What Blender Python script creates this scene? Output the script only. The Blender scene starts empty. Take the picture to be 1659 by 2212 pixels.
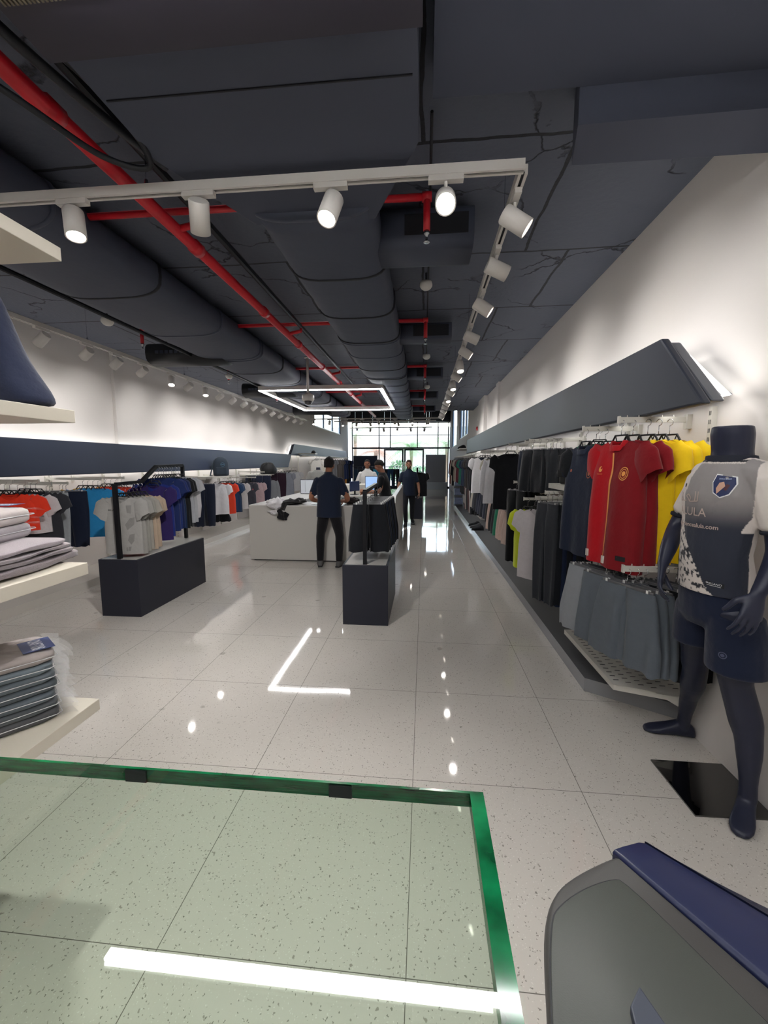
import bpy, bmesh, math, random
import numpy as np
from mathutils import Vector, Matrix, noise
from mathutils.bvhtree import BVHTree
SC = bpy.context.scene
COL = SC.collection
PI = math.pi
rnd = random.Random(7)
# ---------------------------------------------------------------- camera
F = 900.0
CAM_H = 1.67
TH = math.atan(107 / F)
PS = math.atan(86.5 / F * math.cos(TH))
cd = bpy.data.cameras.new('camera')
cd.sensor_fit = 'VERTICAL'; cd.sensor_height = 24.0; cd.lens = 24.0 * F / 2212.0
cd.clip_start = 0.02; cd.clip_end = 300
cam = bpy.data.objects.new('camera', cd); COL.objects.link(cam)
cam.location = (0, 0, CAM_H); cam.rotation_euler = (PI / 2 - TH, 0, PS)
SC.camera = cam
# ---------------------------------------------------------------- exposure, world
vs = SC.view_settings
vs.view_transform = 'Standard'; vs.look = 'None'; vs.exposure = 0.93; vs.gamma = 1.0
vs.use_curve_mapping = False
SC.cycles.use_denoising = True
SC.cycles.max_bounces = 8; SC.cycles.diffuse_bounces = 4; SC.cycles.glossy_bounces = 4
SC.cycles.transmission_bounces = 8; SC.cycles.transparent_max_bounces = 12
SC.cycles.sample_clamp_indirect = 6.0
SC.cycles.caustics_reflective = False; SC.cycles.caustics_refractive = False
SC.cycles.use_light_tree = True
W = bpy.data.worlds.new('sky'); SC.world = W; W.use_nodes = True
nt = W.node_tree; nt.nodes.clear()
o_ = nt.nodes.new('ShaderNodeOutputWorld'); b_ = nt.nodes.new('ShaderNodeBackground')
s_ = nt.nodes.new('ShaderNodeTexSky'); s_.sky_type = 'NISHITA'; s_.sun_disc = False
s_.sun_elevation = math.radians(48); s_.sun_rotation = math.radians(20); s_.air_density = 1.2
nt.links.new(s_.outputs[0], b_.inputs[0]); b_.inputs[1].default_value = 0.6
nt.links.new(b_.outputs[0], o_.inputs[0])
E_SPOT = 12.0        # watts of each track spotlight
E_LED = 20.0          # pendant LED strength
E_COVE = 5.0         # LED cove strips behind the wall bands
E_SUN = 5.0
sd = bpy.data.lights.new('sun', 'SUN'); sd.energy = E_SUN; sd.angle = 0.01; sd.color = (1, .97, .92)
so = bpy.data.objects.new('sun', sd); COL.objects.link(so); so.rotation_euler = (math.radians(38), math.radians(8), math.radians(160)); so.location = (0, 34, 20)

# ---------------------------------------------------------------- helpers
def px_ray(x, y):
    R = Vector((math.cos(PS), math.sin(PS), 0))
    FW = Vector((-math.sin(PS) * math.cos(TH), math.cos(PS) * math.cos(TH), -math.sin(TH)))
    U = Vector((-math.sin(PS) * math.sin(TH), math.cos(PS) * math.sin(TH), math.cos(TH)))
    return FW * F + R * (x - 829.5) - U * (y - 1106)
def at(x, y, X=None, Y=None, Z=None):
    d = px_ray(x, y)
    k = X / d.x if X is not None else Y / d.y if Y is not None else (Z - CAM_H) / d.z
    return Vector((0, 0, CAM_H)) + d * k
def hx(s):
    s = s.lstrip('#'); c = [int(s[i:i + 2], 16) / 255 for i in (0, 2, 4)]
    return tuple(((v + .055) / 1.055) ** 2.4 if v > .04045 else v / 12.92 for v in c) + (1,)
MATS = {}
def mat(name, col='808080', rough=.5, metal=0, spec=.5, emit=0, sheen=0, bump=0, bscale=80, bdist=.002, coat=0, trans=0, ior=1.45, alpha=1, var=0, vscale=6):
    if name in MATS: return MATS[name]
    m = bpy.data.materials.new(name); m.use_nodes = True; MATS[name] = m
    n = m.node_tree; p = n.nodes['Principled BSDF']
    c = hx(col) if isinstance(col, str) else col
    p.inputs['Base Color'].default_value = c
    p.inputs['Roughness'].default_value = rough; p.inputs['Metallic'].default_value = metal
    p.inputs['Specular IOR Level'].default_value = spec; p.inputs['IOR'].default_value = ior
    if trans: p.inputs['Transmission Weight'].default_value = trans
    if coat: p.inputs['Coat Weight'].default_value = coat; p.inputs['Coat Roughness'].default_value = .05
    if sheen: p.inputs['Sheen Weight'].default_value = sheen; p.inputs['Sheen Roughness'].default_value = .5
    if alpha < 1: p.inputs['Alpha'].default_value = alpha
    if emit:
        p.inputs['Emission Color'].default_value = c; p.inputs['Emission Strength'].default_value = emit
    tc = n.nodes.new('ShaderNodeTexCoord')
    if var:
        t = n.nodes.new('ShaderNodeTexNoise'); t.inputs['Scale'].default_value = vscale; t.inputs['Detail'].default_value = 5
        n.links.new(tc.outputs['Object'], t.inputs['Vector'])
        mx = n.nodes.new('ShaderNodeMix'); mx.data_type = 'RGBA'
        mx.inputs[6].default_value = tuple(v * (1 - var) for v in c[:3]) + (1,)
        mx.inputs[7].default_value = tuple(min(1, v * (1 + var)) for v in c[:3]) + (1,)
        n.links.new(t.outputs['Fac'], mx.inputs[0]); n.links.new(mx.outputs[2], p.inputs['Base Color'])
    if bump:
        t = n.nodes.new('ShaderNodeTexNoise'); t.inputs['Scale'].default_value = bscale; t.inputs['Detail'].default_value = 4
        b = n.nodes.new('ShaderNodeBump'); b.inputs['Strength'].default_value = bump; b.inputs['Distance'].default_value = bdist
        n.links.new(tc.outputs['Object'], t.inputs['Vector']); n.links.new(t.outputs['Fac'], b.inputs['Height'])
        n.links.new(b.outputs['Normal'], p.inputs['Normal'])
    return m
def fab(col):
    return mat('fabric ' + col, col, rough=.85, sheen=.15, spec=.25, bump=.5, bscale=16, bdist=.012, var=.07, vscale=25)
def tag(o, label=None, cat=None, group=None, kind=None):
    if label: o['label'] = label
    if cat: o['category'] = cat
    if group: o['group'] = group
    if kind: o['kind'] = kind
    return o
def empty(name, loc=(0, 0, 0), rz=0, label=None, cat=None, group=None):
    o = bpy.data.objects.new(name, None); COL.objects.link(o); o.location = loc; o.rotation_euler = (0, 0, rz)
    o.empty_display_size = .1
    return tag(o, label, cat, group)
class MB:
    def __init__(s): s.v = []; s.f = []; s.m = []
    def add(s, vs_, fs, mi=0):
        k = len(s.v); s.v += [tuple(v) for v in vs_]
        s.f += [tuple(i + k for i in f) for f in fs]; s.m += [mi] * len(fs); return s
    def box(s, a, b, mi=0):
        x0, y0, z0 = a; x1, y1, z1 = b
        vs_ = [(x0, y0, z0), (x1, y0, z0), (x1, y1, z0), (x0, y1, z0), (x0, y0, z1), (x1, y0, z1), (x1, y1, z1), (x0, y1, z1)]
        return s.add(vs_, [(0, 3, 2, 1), (4, 5, 6, 7), (0, 1, 5, 4), (1, 2, 6, 5), (2, 3, 7, 6), (3, 0, 4, 7)], mi)
    def cbox(s, c, d, mi=0):
        return s.box([c[i] - d[i] / 2 for i in range(3)], [c[i] + d[i] / 2 for i in range(3)], mi)
    def prism(s, poly, off, mi=0):          # poly: list of 3d points, off: extrusion vector
        n = len(poly); P2 = [tuple(Vector(p) + Vector(off)) for p in poly]
        return s.add(list(poly) + P2, [tuple(range(n))[::-1], tuple(range(n, 2 * n))] + [(i, (i + 1) % n, n + (i + 1) % n, n + i) for i in range(n)], mi)
    def tube(s, pts, r, n=8, cap=True, mi=0, flat=None):
        pts = [Vector(p) for p in pts]; N = len(pts)
        rs = r if isinstance(r, (list, tuple)) else [r] * N
        rings = []; up = None
        for i, p in enumerate(pts):
            t = (pts[min(i + 1, N - 1)] - pts[max(i - 1, 0)]).normalized()
            if up is None:
                up = Vector((0, 0, 1)) if abs(t.z) < .9 else Vector((1, 0, 0))
            a = t.cross(up).normalized(); up = a.cross(t).normalized()
            rings.append([p + a * math.cos(2 * PI * k / n) * rs[i] + up * math.sin(2 * PI * k / n) * rs[i] for k in range(n)])
        return s.loft(rings, cap, mi)
    def loft(s, rings, cap=True, mi=0):
        n = len(rings[0]); vs_ = [tuple(p) for r in rings for p in r]; fs = []
        for i in range(len(rings) - 1):
            for k in range(n):
                fs.append((i * n + k, i * n + (k + 1) % n, (i + 1) * n + (k + 1) % n, (i + 1) * n + k))
        if cap:
            fs.append(tuple(range(n))[::-1]); fs.append(tuple((len(rings) - 1) * n + k for k in range(n)))
        return s.add(vs_, fs, mi)
    def lathe(s, prof, c=(0, 0, 0), axis=(0, 0, 1), n=20, mi=0, cap=True):     # prof: (radius, height)
        ax = Vector(axis).normalized(); q = Vector((0, 0, 1)).rotation_difference(ax); c = Vector(c)
        rings = [[c + q @ Vector((r * math.cos(2 * PI * k / n), r * math.sin(2 * PI * k / n), h)) for k in range(n)] for r, h in prof]
        return s.loft(rings, cap, mi)
    def build(s, name, m=None, parent=None, smooth=False, origin=None, bevel=0, loc=None):
        me = bpy.data.meshes.new(name)
        v = s.v if origin is None else [(a[0] - origin[0], a[1] - origin[1], a[2] - origin[2]) for a in s.v]
        me.from_pydata(v, [], s.f)
        ms = m if isinstance(m, (list, tuple)) else [m]
        for x in ms:
            if x: me.materials.append(x)
        if len(ms) > 1: me.polygons.foreach_set('material_index', s.m)
        if smooth: me.polygons.foreach_set('use_smooth', [True] * len(me.polygons))
        me.update()
        o = bpy.data.objects.new(name, me); COL.objects.link(o)
        if parent: o.parent = parent
        if origin is not None and parent is None: o.location = origin
        if loc is not None: o.location = loc
        if bevel:
            b = o.modifiers.new('bevel', 'BEVEL'); b.width = bevel; b.segments = 2; b.limit_method = 'ANGLE'
        return o
def copy_tree(o, parent=None):
    c = o.copy(); COL.objects.link(c)
    if parent: c.parent = parent
    for ch in list(o.children): copy_tree(ch, c)
    return c
def struct(o): o['kind'] = 'structure'; return o
# ================================================================ the room
XR, XL, ZC = 1.67, -5.1, 3.45
YB, YV, YG = -2.6, 14.9, 28.0            # back wall, start of the tall front, glazing
ZT = 5.2
M_white = mat('white wall paint', 'DBD6D3', rough=.7, spec=.3, bump=.08, bscale=30)
M_navyc = mat('navy ceiling paint', '484C5A', rough=.75, spec=.3)
def ceiling_mat():
    m = bpy.data.materials.new('rough navy concrete'); m.use_nodes = True; n = m.node_tree; p = n.nodes['Principled BSDF']
    p.inputs['Roughness'].default_value = .7
    tc = n.nodes.new('ShaderNodeTexCoord')
    t1 = n.nodes.new('ShaderNodeTexNoise'); t1.inputs['Scale'].default_value = 1.6; t1.inputs['Detail'].default_value = 8
    t2 = n.nodes.new('ShaderNodeTexVoronoi'); t2.feature = 'DISTANCE_TO_EDGE'; t2.inputs['Scale'].default_value = 1.1
    wv = n.nodes.new('ShaderNodeTexNoise'); wv.inputs['Scale'].default_value = 2.5; wv.inputs['Detail'].default_value = 6
    ad = n.nodes.new('ShaderNodeVectorMath'); ad.operation = 'MULTIPLY_ADD'; ad.inputs[1].default_value = (.5, .5, .5)
    n.links.new(tc.outputs['Object'], t1.inputs['Vector']); n.links.new(tc.outputs['Object'], wv.inputs['Vector'])
    n.links.new(wv.outputs['Color'], ad.inputs[0]); n.links.new(tc.outputs['Object'], ad.inputs[2]); n.links.new(ad.outputs[0], t2.inputs['Vector'])
    br = n.nodes.new('ShaderNodeTexBrick'); br.inputs['Scale'].default_value = 1; br.inputs['Brick Width'].default_value = 1.22
    br.inputs['Row Height'].default_value = 1.3; br.inputs['Mortar Size'].default_value = .012; br.offset = .3
    br.inputs['Color1'].default_value = (1, 1, 1, 1); br.inputs['Color2'].default_value = (.9, .9, .9, 1); br.inputs['Mortar'].default_value = (0, 0, 0, 1)
    ad2 = n.nodes.new('ShaderNodeVectorMath'); ad2.operation = 'MULTIPLY_ADD'; ad2.inputs[1].default_value = (.06, .06, 0)
    n.links.new(wv.outputs['Color'], ad2.inputs[0]); n.links.new(tc.outputs['Object'], ad2.inputs[2]); n.links.new(ad2.outputs[0], br.inputs['Vector'])
    cr = n.nodes.new('ShaderNodeMapRange'); cr.inputs[1].default_value = 0; cr.inputs[2].default_value = .012
    n.links.new(t2.outputs['Distance'], cr.inputs[0])
    gate = n.nodes.new('ShaderNodeMapRange'); gate.inputs[1].default_value = .46; gate.inputs[2].default_value = .54
    n.links.new(t1.outputs['Fac'], gate.inputs[0])
    mxm = n.nodes.new('ShaderNodeMath'); mxm.operation = 'MAXIMUM'; n.links.new(cr.outputs[0], mxm.inputs[0]); n.links.new(gate.outputs[0], mxm.inputs[1])
    mul = n.nodes.new('ShaderNodeMath'); mul.operation = 'MULTIPLY'; n.links.new(mxm.outputs[0], mul.inputs[0]); n.links.new(br.outputs['Color'], mul.inputs[1])
    mix = n.nodes.new('ShaderNodeMix'); mix.data_type = 'RGBA'; mix.inputs[6].default_value = hx('181A22'); mix.inputs[7].default_value = hx('555A68')
    n.links.new(mul.outputs[0], mix.inputs[0]); n.links.new(mix.outputs[2], p.inputs['Base Color'])
    sm = n.nodes.new('ShaderNodeMath'); sm.operation = 'MULTIPLY_ADD'; sm.inputs[1].default_value = .35
    fine = n.nodes.new('ShaderNodeTexNoise'); fine.inputs['Scale'].default_value = 22; fine.inputs['Detail'].default_value = 8
    n.links.new(tc.outputs['Object'], fine.inputs['Vector']); n.links.new(fine.outputs['Fac'], sm.inputs[0]); n.links.new(mul.outputs[0], sm.inputs[2])
    bp = n.nodes.new('ShaderNodeBump'); bp.inputs['Strength'].default_value = .7; bp.inputs['Distance'].default_value = .02
    n.links.new(sm.outputs[0], bp.inputs['Height']); n.links.new(bp.outputs['Normal'], p.inputs['Normal'])
    return m
M_ceil = ceiling_mat()
def floor_mat():
    m = bpy.data.materials.new('polished terrazzo tiles'); m.use_nodes = True; n = m.node_tree; p = n.nodes['Principled BSDF']
    L = n.links.new
    p.inputs['Roughness'].default_value = .045; p.inputs['IOR'].default_value = 1.6
    tc = n.nodes.new('ShaderNodeTexCoord')
    def layer(scale, lo, hi, w):
        wr = n.nodes.new('ShaderNodeTexNoise'); wr.inputs['Scale'].default_value = scale * .8; L(tc.outputs['Object'], wr.inputs['Vector'])
        ma = n.nodes.new('ShaderNodeVectorMath'); ma.operation = 'MULTIPLY_ADD'; k = w / scale; ma.inputs[1].default_value = (k, k, 0)
        L(wr.outputs['Color'], ma.inputs[0]); L(tc.outputs['Object'], ma.inputs[2])
        v = n.nodes.new('ShaderNodeTexVoronoi'); v.inputs['Scale'].default_value = scale; v.inputs['Randomness'].default_value = 1; L(ma.outputs[0], v.inputs['Vector'])
        r = n.nodes.new('ShaderNodeMapRange'); r.inputs[1].default_value = lo; r.inputs[2].default_value = hi; r.inputs[3].default_value = 1; r.inputs[4].default_value = 0
        L(v.outputs['Distance'], r.inputs[0])
        sp = n.nodes.new('ShaderNodeSeparateColor'); L(v.outputs['Color'], sp.inputs[0])
        return r.outputs[0], sp.outputs[0]
    base = n.nodes.new('ShaderNodeTexNoise'); base.inputs['Scale'].default_value = 1.2; base.inputs['Detail'].default_value = 6; L(tc.outputs['Object'], base.inputs['Vector'])
    mix = n.nodes.new('ShaderNodeMix'); mix.data_type = 'RGBA'; mix.inputs[6].default_value = hx('C6C0B8'); mix.inputs[7].default_value = hx('D2CDC6'); L(base.outputs['Fac'], mix.inputs[0])
    cur = mix.outputs[2]
    for scale, lo, hi, w, thr, col in ((88, .17, .24, 1.8, .5, '86827A'), (40, .13, .19, 1.7, .7, '9A958C'), (4.2, .09, .12, .5, .8, 'ADA8A0'), (110, .16, .26, 1.2, .5, 'DDD9D2')):
        a, c = layer(scale, lo, hi, w)
        g = n.nodes.new('ShaderNodeMath'); g.operation = 'GREATER_THAN'; g.inputs[1].default_value = thr; L(c, g.inputs[0])
        mu = n.nodes.new('ShaderNodeMath'); mu.operation = 'MULTIPLY'; L(a, mu.inputs[0]); L(g.outputs[0], mu.inputs[1])
        mu2 = n.nodes.new('ShaderNodeMath'); mu2.operation = 'MULTIPLY'; mu2.inputs[1].default_value = .95; L(mu.outputs[0], mu2.inputs[0])
        mm = n.nodes.new('ShaderNodeMix'); mm.data_type = 'RGBA'; L(mu2.outputs[0], mm.inputs[0]); L(cur, mm.inputs[6]); mm.inputs[7].default_value = hx(col); cur = mm.outputs[2]
    mp = n.nodes.new('ShaderNodeMapping'); mp.inputs['Location'].default_value = (.04 + .86 * 8, -2.03 + .86 * 8, 0); L(tc.outputs['Object'], mp.inputs['Vector'])
    br = n.nodes.new('ShaderNodeTexBrick'); br.offset = 0; br.inputs['Scale'].default_value = 1; br.inputs['Brick Width'].default_value = .86; br.inputs['Row Height'].default_value = .86
    br.inputs['Mortar Size'].default_value = .0016; br.inputs['Mortar Smooth'].default_value = .2
    br.inputs['Color1'].default_value = (1, 1, 1, 1); br.inputs['Color2'].default_value = (1, 1, 1, 1); br.inputs['Mortar'].default_value = (0, 0, 0, 1); L(mp.outputs[0], br.inputs['Vector'])
    jm = n.nodes.new('ShaderNodeMix'); jm.data_type = 'RGBA'; L(br.outputs['Fac'], jm.inputs[0]); L(cur, jm.inputs[6]); jm.inputs[7].default_value = hx('6F6B64'); L(jm.outputs[2], p.inputs['Base Color'])
    wn = n.nodes.new('ShaderNodeTexNoise'); wn.inputs['Scale'].default_value = 1.3; wn.inputs['Detail'].default_value = 1.5; L(tc.outputs['Object'], wn.inputs['Vector'])
    ms = n.nodes.new('ShaderNodeMath'); ms.operation = 'MULTIPLY_ADD'; ms.inputs[1].default_value = -.5; L(br.outputs['Fac'], ms.inputs[0]); L(wn.outputs['Fac'], ms.inputs[2])
    bp = n.nodes.new('ShaderNodeBump'); bp.inputs['Strength'].default_value = .5; bp.inputs['Distance'].default_value = .004; L(ms.outputs[0], bp.inputs['Height']); L(bp.outputs['Normal'], p.inputs['Normal'])
    return m
M_floor = floor_mat()
struct(MB().box((XL - .1, YB - .1, -.12), (XR + .1, YG + .2, 0)).build('floor', M_floor))
struct(MB().box((XL - .1, YB - .1, ZC), (XR + .1, YV, ZC + .15)).build('ceiling', M_ceil))
# right wall with the projecting near part and the window opening in the tall front
def wall_x(name, x0, x1, opens, y0, y1, z1):
    m = MB(); cur = y0
    for (a, b, c, d) in opens:      # y from a to b, z from c to d
        m.box((x0, cur, 0), (x1, a, z1)); m.box((x0, a, 0), (x1, b, c)); m.box((x0, a, d), (x1, b, z1)); cur = b
    m.box((x0, cur, 0), (x1, y1, z1)); return struct(m.build(name, M_white))
wall_x('wall_right', XR, XR + .15, [(16.6, 20.6, 2.75, 4.5), (22.2, 26.2, 2.55, 4.9)], YB, YG + .1, ZT)
wall_x('wall_left', XL - .15, XL, [(19.4, 25.6, 3.35, 4.7)], YB, YG + .1, ZT)
struct(MB().box((XL - .1, YB - .15, 0), (XR + .1, YB, ZC)).build('wall_back', M_white))
struct(MB().box((XL - .1, YV - .2, ZC + .15), (XR + .1, YV, ZT)).build('wall_upper_front', M_navyc))
struct(MB().box((XL - .1, YV - .2, ZT), (XR + .1, YG + .2, ZT + .15)).build('ceiling_front', M_navyc))
struct(MB().box((XL, YG - .5, 4.3), (XR, YG - .3, ZT)).build('wall_bulkhead', mat('dark bulkhead', '23262F', rough=.6)))
# shallow pilasters on the walls
struct(MB().box((XR - .05, 9.7, 0), (XR, 10.0, ZC)).build('trim_1', M_white))
struct(MB().box((XL, 6.55, 0), (XL + .05, 6.85, ZC)).build('trim_2', M_white))
struct(MB().box((XR - .09, 11.6, 0), (XR, 12.8, ZC)).build('trim_3', M_white))
# downstand beams at the near end of the ceiling
struct(MB().box((.02, 1.55, 3.30), (XR, 2.1, ZC)).build('trim_4', M_navyc))
struct(MB().prism([(.66, 2.1, 3.15), (XR, 2.08, 3.15), (XR, 2.36, 3.15), (.72, 2.36, 3.15)], (0, 0, .3)).build('trim_5', M_navyc))
# low platforms under the wall displays
M_plat = mat('grey platform laminate', '5C5D60', rough=.42, bump=.05, bscale=60)
M_plate = mat('grey platform edge', '8B8C90', rough=.35)
def platform(name, poly, mats):
    m = MB(); n = len(poly)
    m.add([(x, y, .1) for x, y in poly], [tuple(range(n))], 0)
    for i in range(n):
        a, b = poly[i], poly[(i + 1) % n]
        m.add([(a[0], a[1], 0), (b[0], b[1], 0), (b[0], b[1], .1), (a[0], a[1], .1)], [(0, 1, 2, 3)], 1)
    return struct(m.build(name, mats))
platform('floor_platform_right', [(1.19, 3.02), (XR, 2.72), (XR, 15.8), (1.16, 15.8)], [M_plat, M_plate])
M_platl = mat('pale platform laminate', 'C9C4BD', rough=.2)
platform('floor_platform_left', [(XL, -1), (-4.45, -1), (-4.45, 18), (XL, 18)], [M_platl, M_platl])
# ---- shopfront glazing
M_frame = mat('dark aluminium', '15181F', rough=.35, metal=.6)
M_glass = mat('clear shop glass', 'FFFFFF', rough=0, trans=1, ior=1.01, spec=.2)
M_bluef = mat('blue grey window frame', '9AA4B4', rough=.4)
gl = MB()
for x in (XL + .3, -3.0, -2.25, -.45, .9, XR - .1):
    gl.box((x - .03, YG - .05, 0 if x not in (-2.25, -.45) else 2.62), (x + .03, YG + .05, 4.9))
for z in (2.62, 4.3): gl.box((XL + .3, YG - .05, z - .05), (XR, YG + .05, z + .05))
gl.box((XL + .3, YG - .03, 3.45), (XR, YG + .03, 3.48)); gl.box((XL + .3, YG - .04, 0), (-2.7, YG + .04, .08)); gl.box((0, YG - .04, 0), (XR, YG + .04, .08))
wf = struct(gl.build('window_1', M_frame))
MB().box((XL, YG - .006, 0), (-2.69, YG + .006, ZT)).box((-2.69, YG - .006, 2.7), (.01, YG + .006, ZT)).box((.01, YG - .006, 0), (XR, YG + .006, ZT)).build('glass', M_glass, wf)
for k, (x0, x1) in enumerate(((-2.67, -1.36), (-1.32, -.01))):
    d = MB(); t = .1
    d.box((x0, YG - .06, 0), (x0 + t, YG + .02, 2.56)).box((x1 - t, YG - .06, 0), (x1, YG + .02, 2.56))
    d.box((x0 + t, YG - .06, 0), (x1 - t, YG + .02, .12)).box((x0 + t, YG - .06, 2.46), (x1 - t, YG + .02, 2.56))
    do = struct(d.build('door_%d' % (k + 1), M_frame))
    MB().box((x0 + t, YG - .03, .12), (x1 - t, YG - .02, 2.46)).build('glass', M_glass, do)
    xh = x1 - .05 if k == 0 else x0 + .05
    MB().tube([(xh, YG - .12, .8), (xh, YG - .12, 1.7)], .018, 8).box((xh - .01, YG - .12, .9), (xh + .01, YG - .06, .92)).box((xh - .01, YG - .12, 1.58), (xh + .01, YG - .06, 1.6)).build('door_handle', mat('steel', 'B8BABF', rough=.25, metal=1), do)
def side_window(name, x, y0, y1, z0, z1, muls):
    m = MB(); t = .06
    m.box((x - .05, y0, z0), (x + .05, y1, z0 + t)).box((x - .05, y0, z1 - t), (x + .05, y1, z1))
    for y in [y0, y1 - t] + muls: m.box((x - .05, y, z0 + t), (x + .05, y + t, z1 - t))
    o = struct(m.build(name, M_bluef)); MB().box((x - .004, y0 + .01, z0 + .01), (x + .004, y1 - .01, z1 - .01)).build('glass', M_glass, o)
side_window('window_2', XL - .08, 19.4, 25.6, 3.35, 4.7, [21.4, 23.5])
side_window('window_3', XR + .08, 16.6, 20.6, 2.75, 4.5, [17.9, 19.2])
side_window('window_4', XR + .08, 22.2, 26.2, 2.55, 4.9, [])
# navy and light display panels in the shopfront
tag(MB().box((-4.55, YG - 1.2, .1), (-3.0, YG - 1.1, 2.1)).build('privacy_screen', mat('navy panel', '1E2638', rough=.4), origin=(-3.8, YG - 1.15, 0)), 'dark navy display panel standing inside the left shopfront glass', 'panel')
tag(MB().box((.1, YG - 1.6, .45), (1.35, YG - 1.5, 2.15)).build('privacy_screen', mat('light grey panel', 'A9B0BD', rough=.5), origin=(.7, YG - 1.55, 0)), 'light grey display panel standing inside the right shopfront glass', 'panel')
pb = MB().box((.0, YG - 1.75, 0), (1.45, YG - 1.35, .45)).build('window_plinth', mat('pale plinth', 'C9D6E2', rough=.3)); tag(pb, 'low pale plinth under the grey shopfront panel', 'plinth')
pb = MB().box((-4.6, YG - 1.4, 0), (-2.95, YG - 1.0, .1)).build('window_plinth', mat('pale plinth', 'C9D6E2', rough=.3)); tag(pb, 'low plinth under the navy shopfront panel', 'plinth')
# ---- outside
struct(MB().box((-40, YG + .2, -.2), (40, 80, -.05)).build('ground', mat('pale paving', 'CBC6BC', rough=.8, bump=.2, bscale=5)))
leafm = [mat('palm green', '6E9A5A', rough=.55, spec=.4), mat('pale frond', '97AE84', rough=.6), mat('dry frond', 'B08A70', rough=.7)]
def palm(x, y, h, col, lab, fr=26, R=2.2):
    root = empty('palm_tree', (x, y, -.05), 0, lab, 'tree', 'palm trees outside the shopfront')
    rr = random.Random(int(x * 31 + y)); t = MB()
    t.tube([(0, 0, 0), (.05, .02, h * .35), (.12, 0, h * .7), (.1, 0, h)], [.2, .15, .13, .16], 10); t.build('trunk', mat('palm bark', '8A7561', rough=.9, bump=.6, bscale=18, bdist=.02), root, True)
    f = MB()
    for k in range(fr):
        a = rr.uniform(0, 2 * PI); e = rr.uniform(-.2, 1.25); L = R * rr.uniform(.8, 1.15); pts = []
        for i in range(9):
            s = i / 8; r = L * s * math.cos(e * (1 - .5 * s)); z = h + L * s * math.sin(e) - L * .75 * s * s
            pts.append(Vector((r * math.cos(a) + .1, r * math.sin(a), z)))
        sd_ = Vector((-math.sin(a), math.cos(a), 0))
        for i in range(1, 9):
            for q in range(3):
                p0 = pts[i - 1].lerp(pts[i], q / 3); dr = (pts[i] - pts[i - 1]).normalized(); w = .42 * R / 2 * math.sin(PI * (.12 + .8 * i / 9))
                for sg in (-1, 1):
                    tip = p0 + sd_ * sg * w + dr * w * .6 + Vector((0, 0, -w * .55))
                    f.add([p0, p0 + dr * .035, tip], [(0, 1, 2)])
    f.build('crown', leafm[col], root); return root
palm(-3.9, 33, 2.6, 2, 'reddish dry palm outside behind the navy panel'); palm(-1.2, 36, 2.9, 0, 'green palm with wide crown straight beyond the shop doors', 34, 2.6)
palm(1.7, 34, 3.2, 1, 'pale green palm outside by the right edge of the glazing', 34, 2.9); palm(-6.2, 37, 4.2, 1, 'tall pale palm outside left of the doors', 30, 2.8); palm(4.0, 40, 4.5, 1, 'tall pale palm outside at the far right', 30, 3)
def shrub(x, y, r, h, lab, n=900, col='5F8F55'):
    rr = random.Random(int(x * 91 + y)); f = MB()
    for k in range(n):
        u = rr.uniform(-1, 1); a = rr.uniform(0, 2 * PI); q = math.sqrt(1 - u * u); s = rr.uniform(.7, 1)
        p = Vector((r * q * math.cos(a) * s, r * q * math.sin(a) * s, h / 2 + h / 2 * u * s)); d = Vector((rr.gauss(0, 1), rr.gauss(0, 1), rr.gauss(0, 1))).normalized(); e = d.orthogonal().normalized(); l = rr.uniform(.06, .12)
        f.add([p - d * l, p + e * l * .4, p + d * l, p - e * l * .4], [(0, 1, 2, 3)])
    o = f.build('shrub', mat('shrub ' + col, col, rough=.5), loc=(x, y, 0)); tag(o, lab, 'shrub', 'shrubs outside the doors'); return o
shrub(-1.9, 31.5, .8, 1.9, 'green leafy shrub outside the left door leaf'); shrub(-.3, 32.5, .8, 1.5, 'light shrub outside the right door leaf', 700, '86A878'); shrub(-3.4, 31.2, .7, 1.0, 'low shrub outside left of the doors', 600)
bl = MB().box((-16, 52, 0), (16, 58, 6)).build('building', mat('pale rendered wall', 'D8C8BC', rough=.8)); tag(bl, 'pale building across the street behind the palms', 'building')
# ================================================================ services under the ceiling
M_duct = mat('navy duct wrap', '444958', rough=.6, spec=.35, bump=.3, bscale=9, bdist=.01)
M_ductf = mat('dark duct seam', '191B22', rough=.7)
M_red = mat('red sprinkler pipe', 'C3202C', rough=.35, spec=.5)
M_blk = mat('black conduit', '14161C', rough=.5)
M_rail = mat('white track', 'CFCBC6', rough=.4)
M_wht = mat('white plastic', 'DEDBD6', rough=.35)
M_led = mat('led diffuser', 'FFFFFF', emit=E_LED)
M_steel = mat('steel', 'B8BABF', rough=.25, metal=1)
def oval(cx, cz, hw, hh, y, n=28, e=.55, j=0):
    return [Vector((cx + hw * math.copysign(abs(math.cos(2 * PI * k / n)) ** e, math.cos(2 * PI * k / n)), y + j * math.sin(3 * 2 * PI * k / n), cz + hh * math.copysign(abs(math.sin(2 * PI * k / n)) ** e, math.sin(2 * PI * k / n)))) for k in range(n)]
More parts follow.
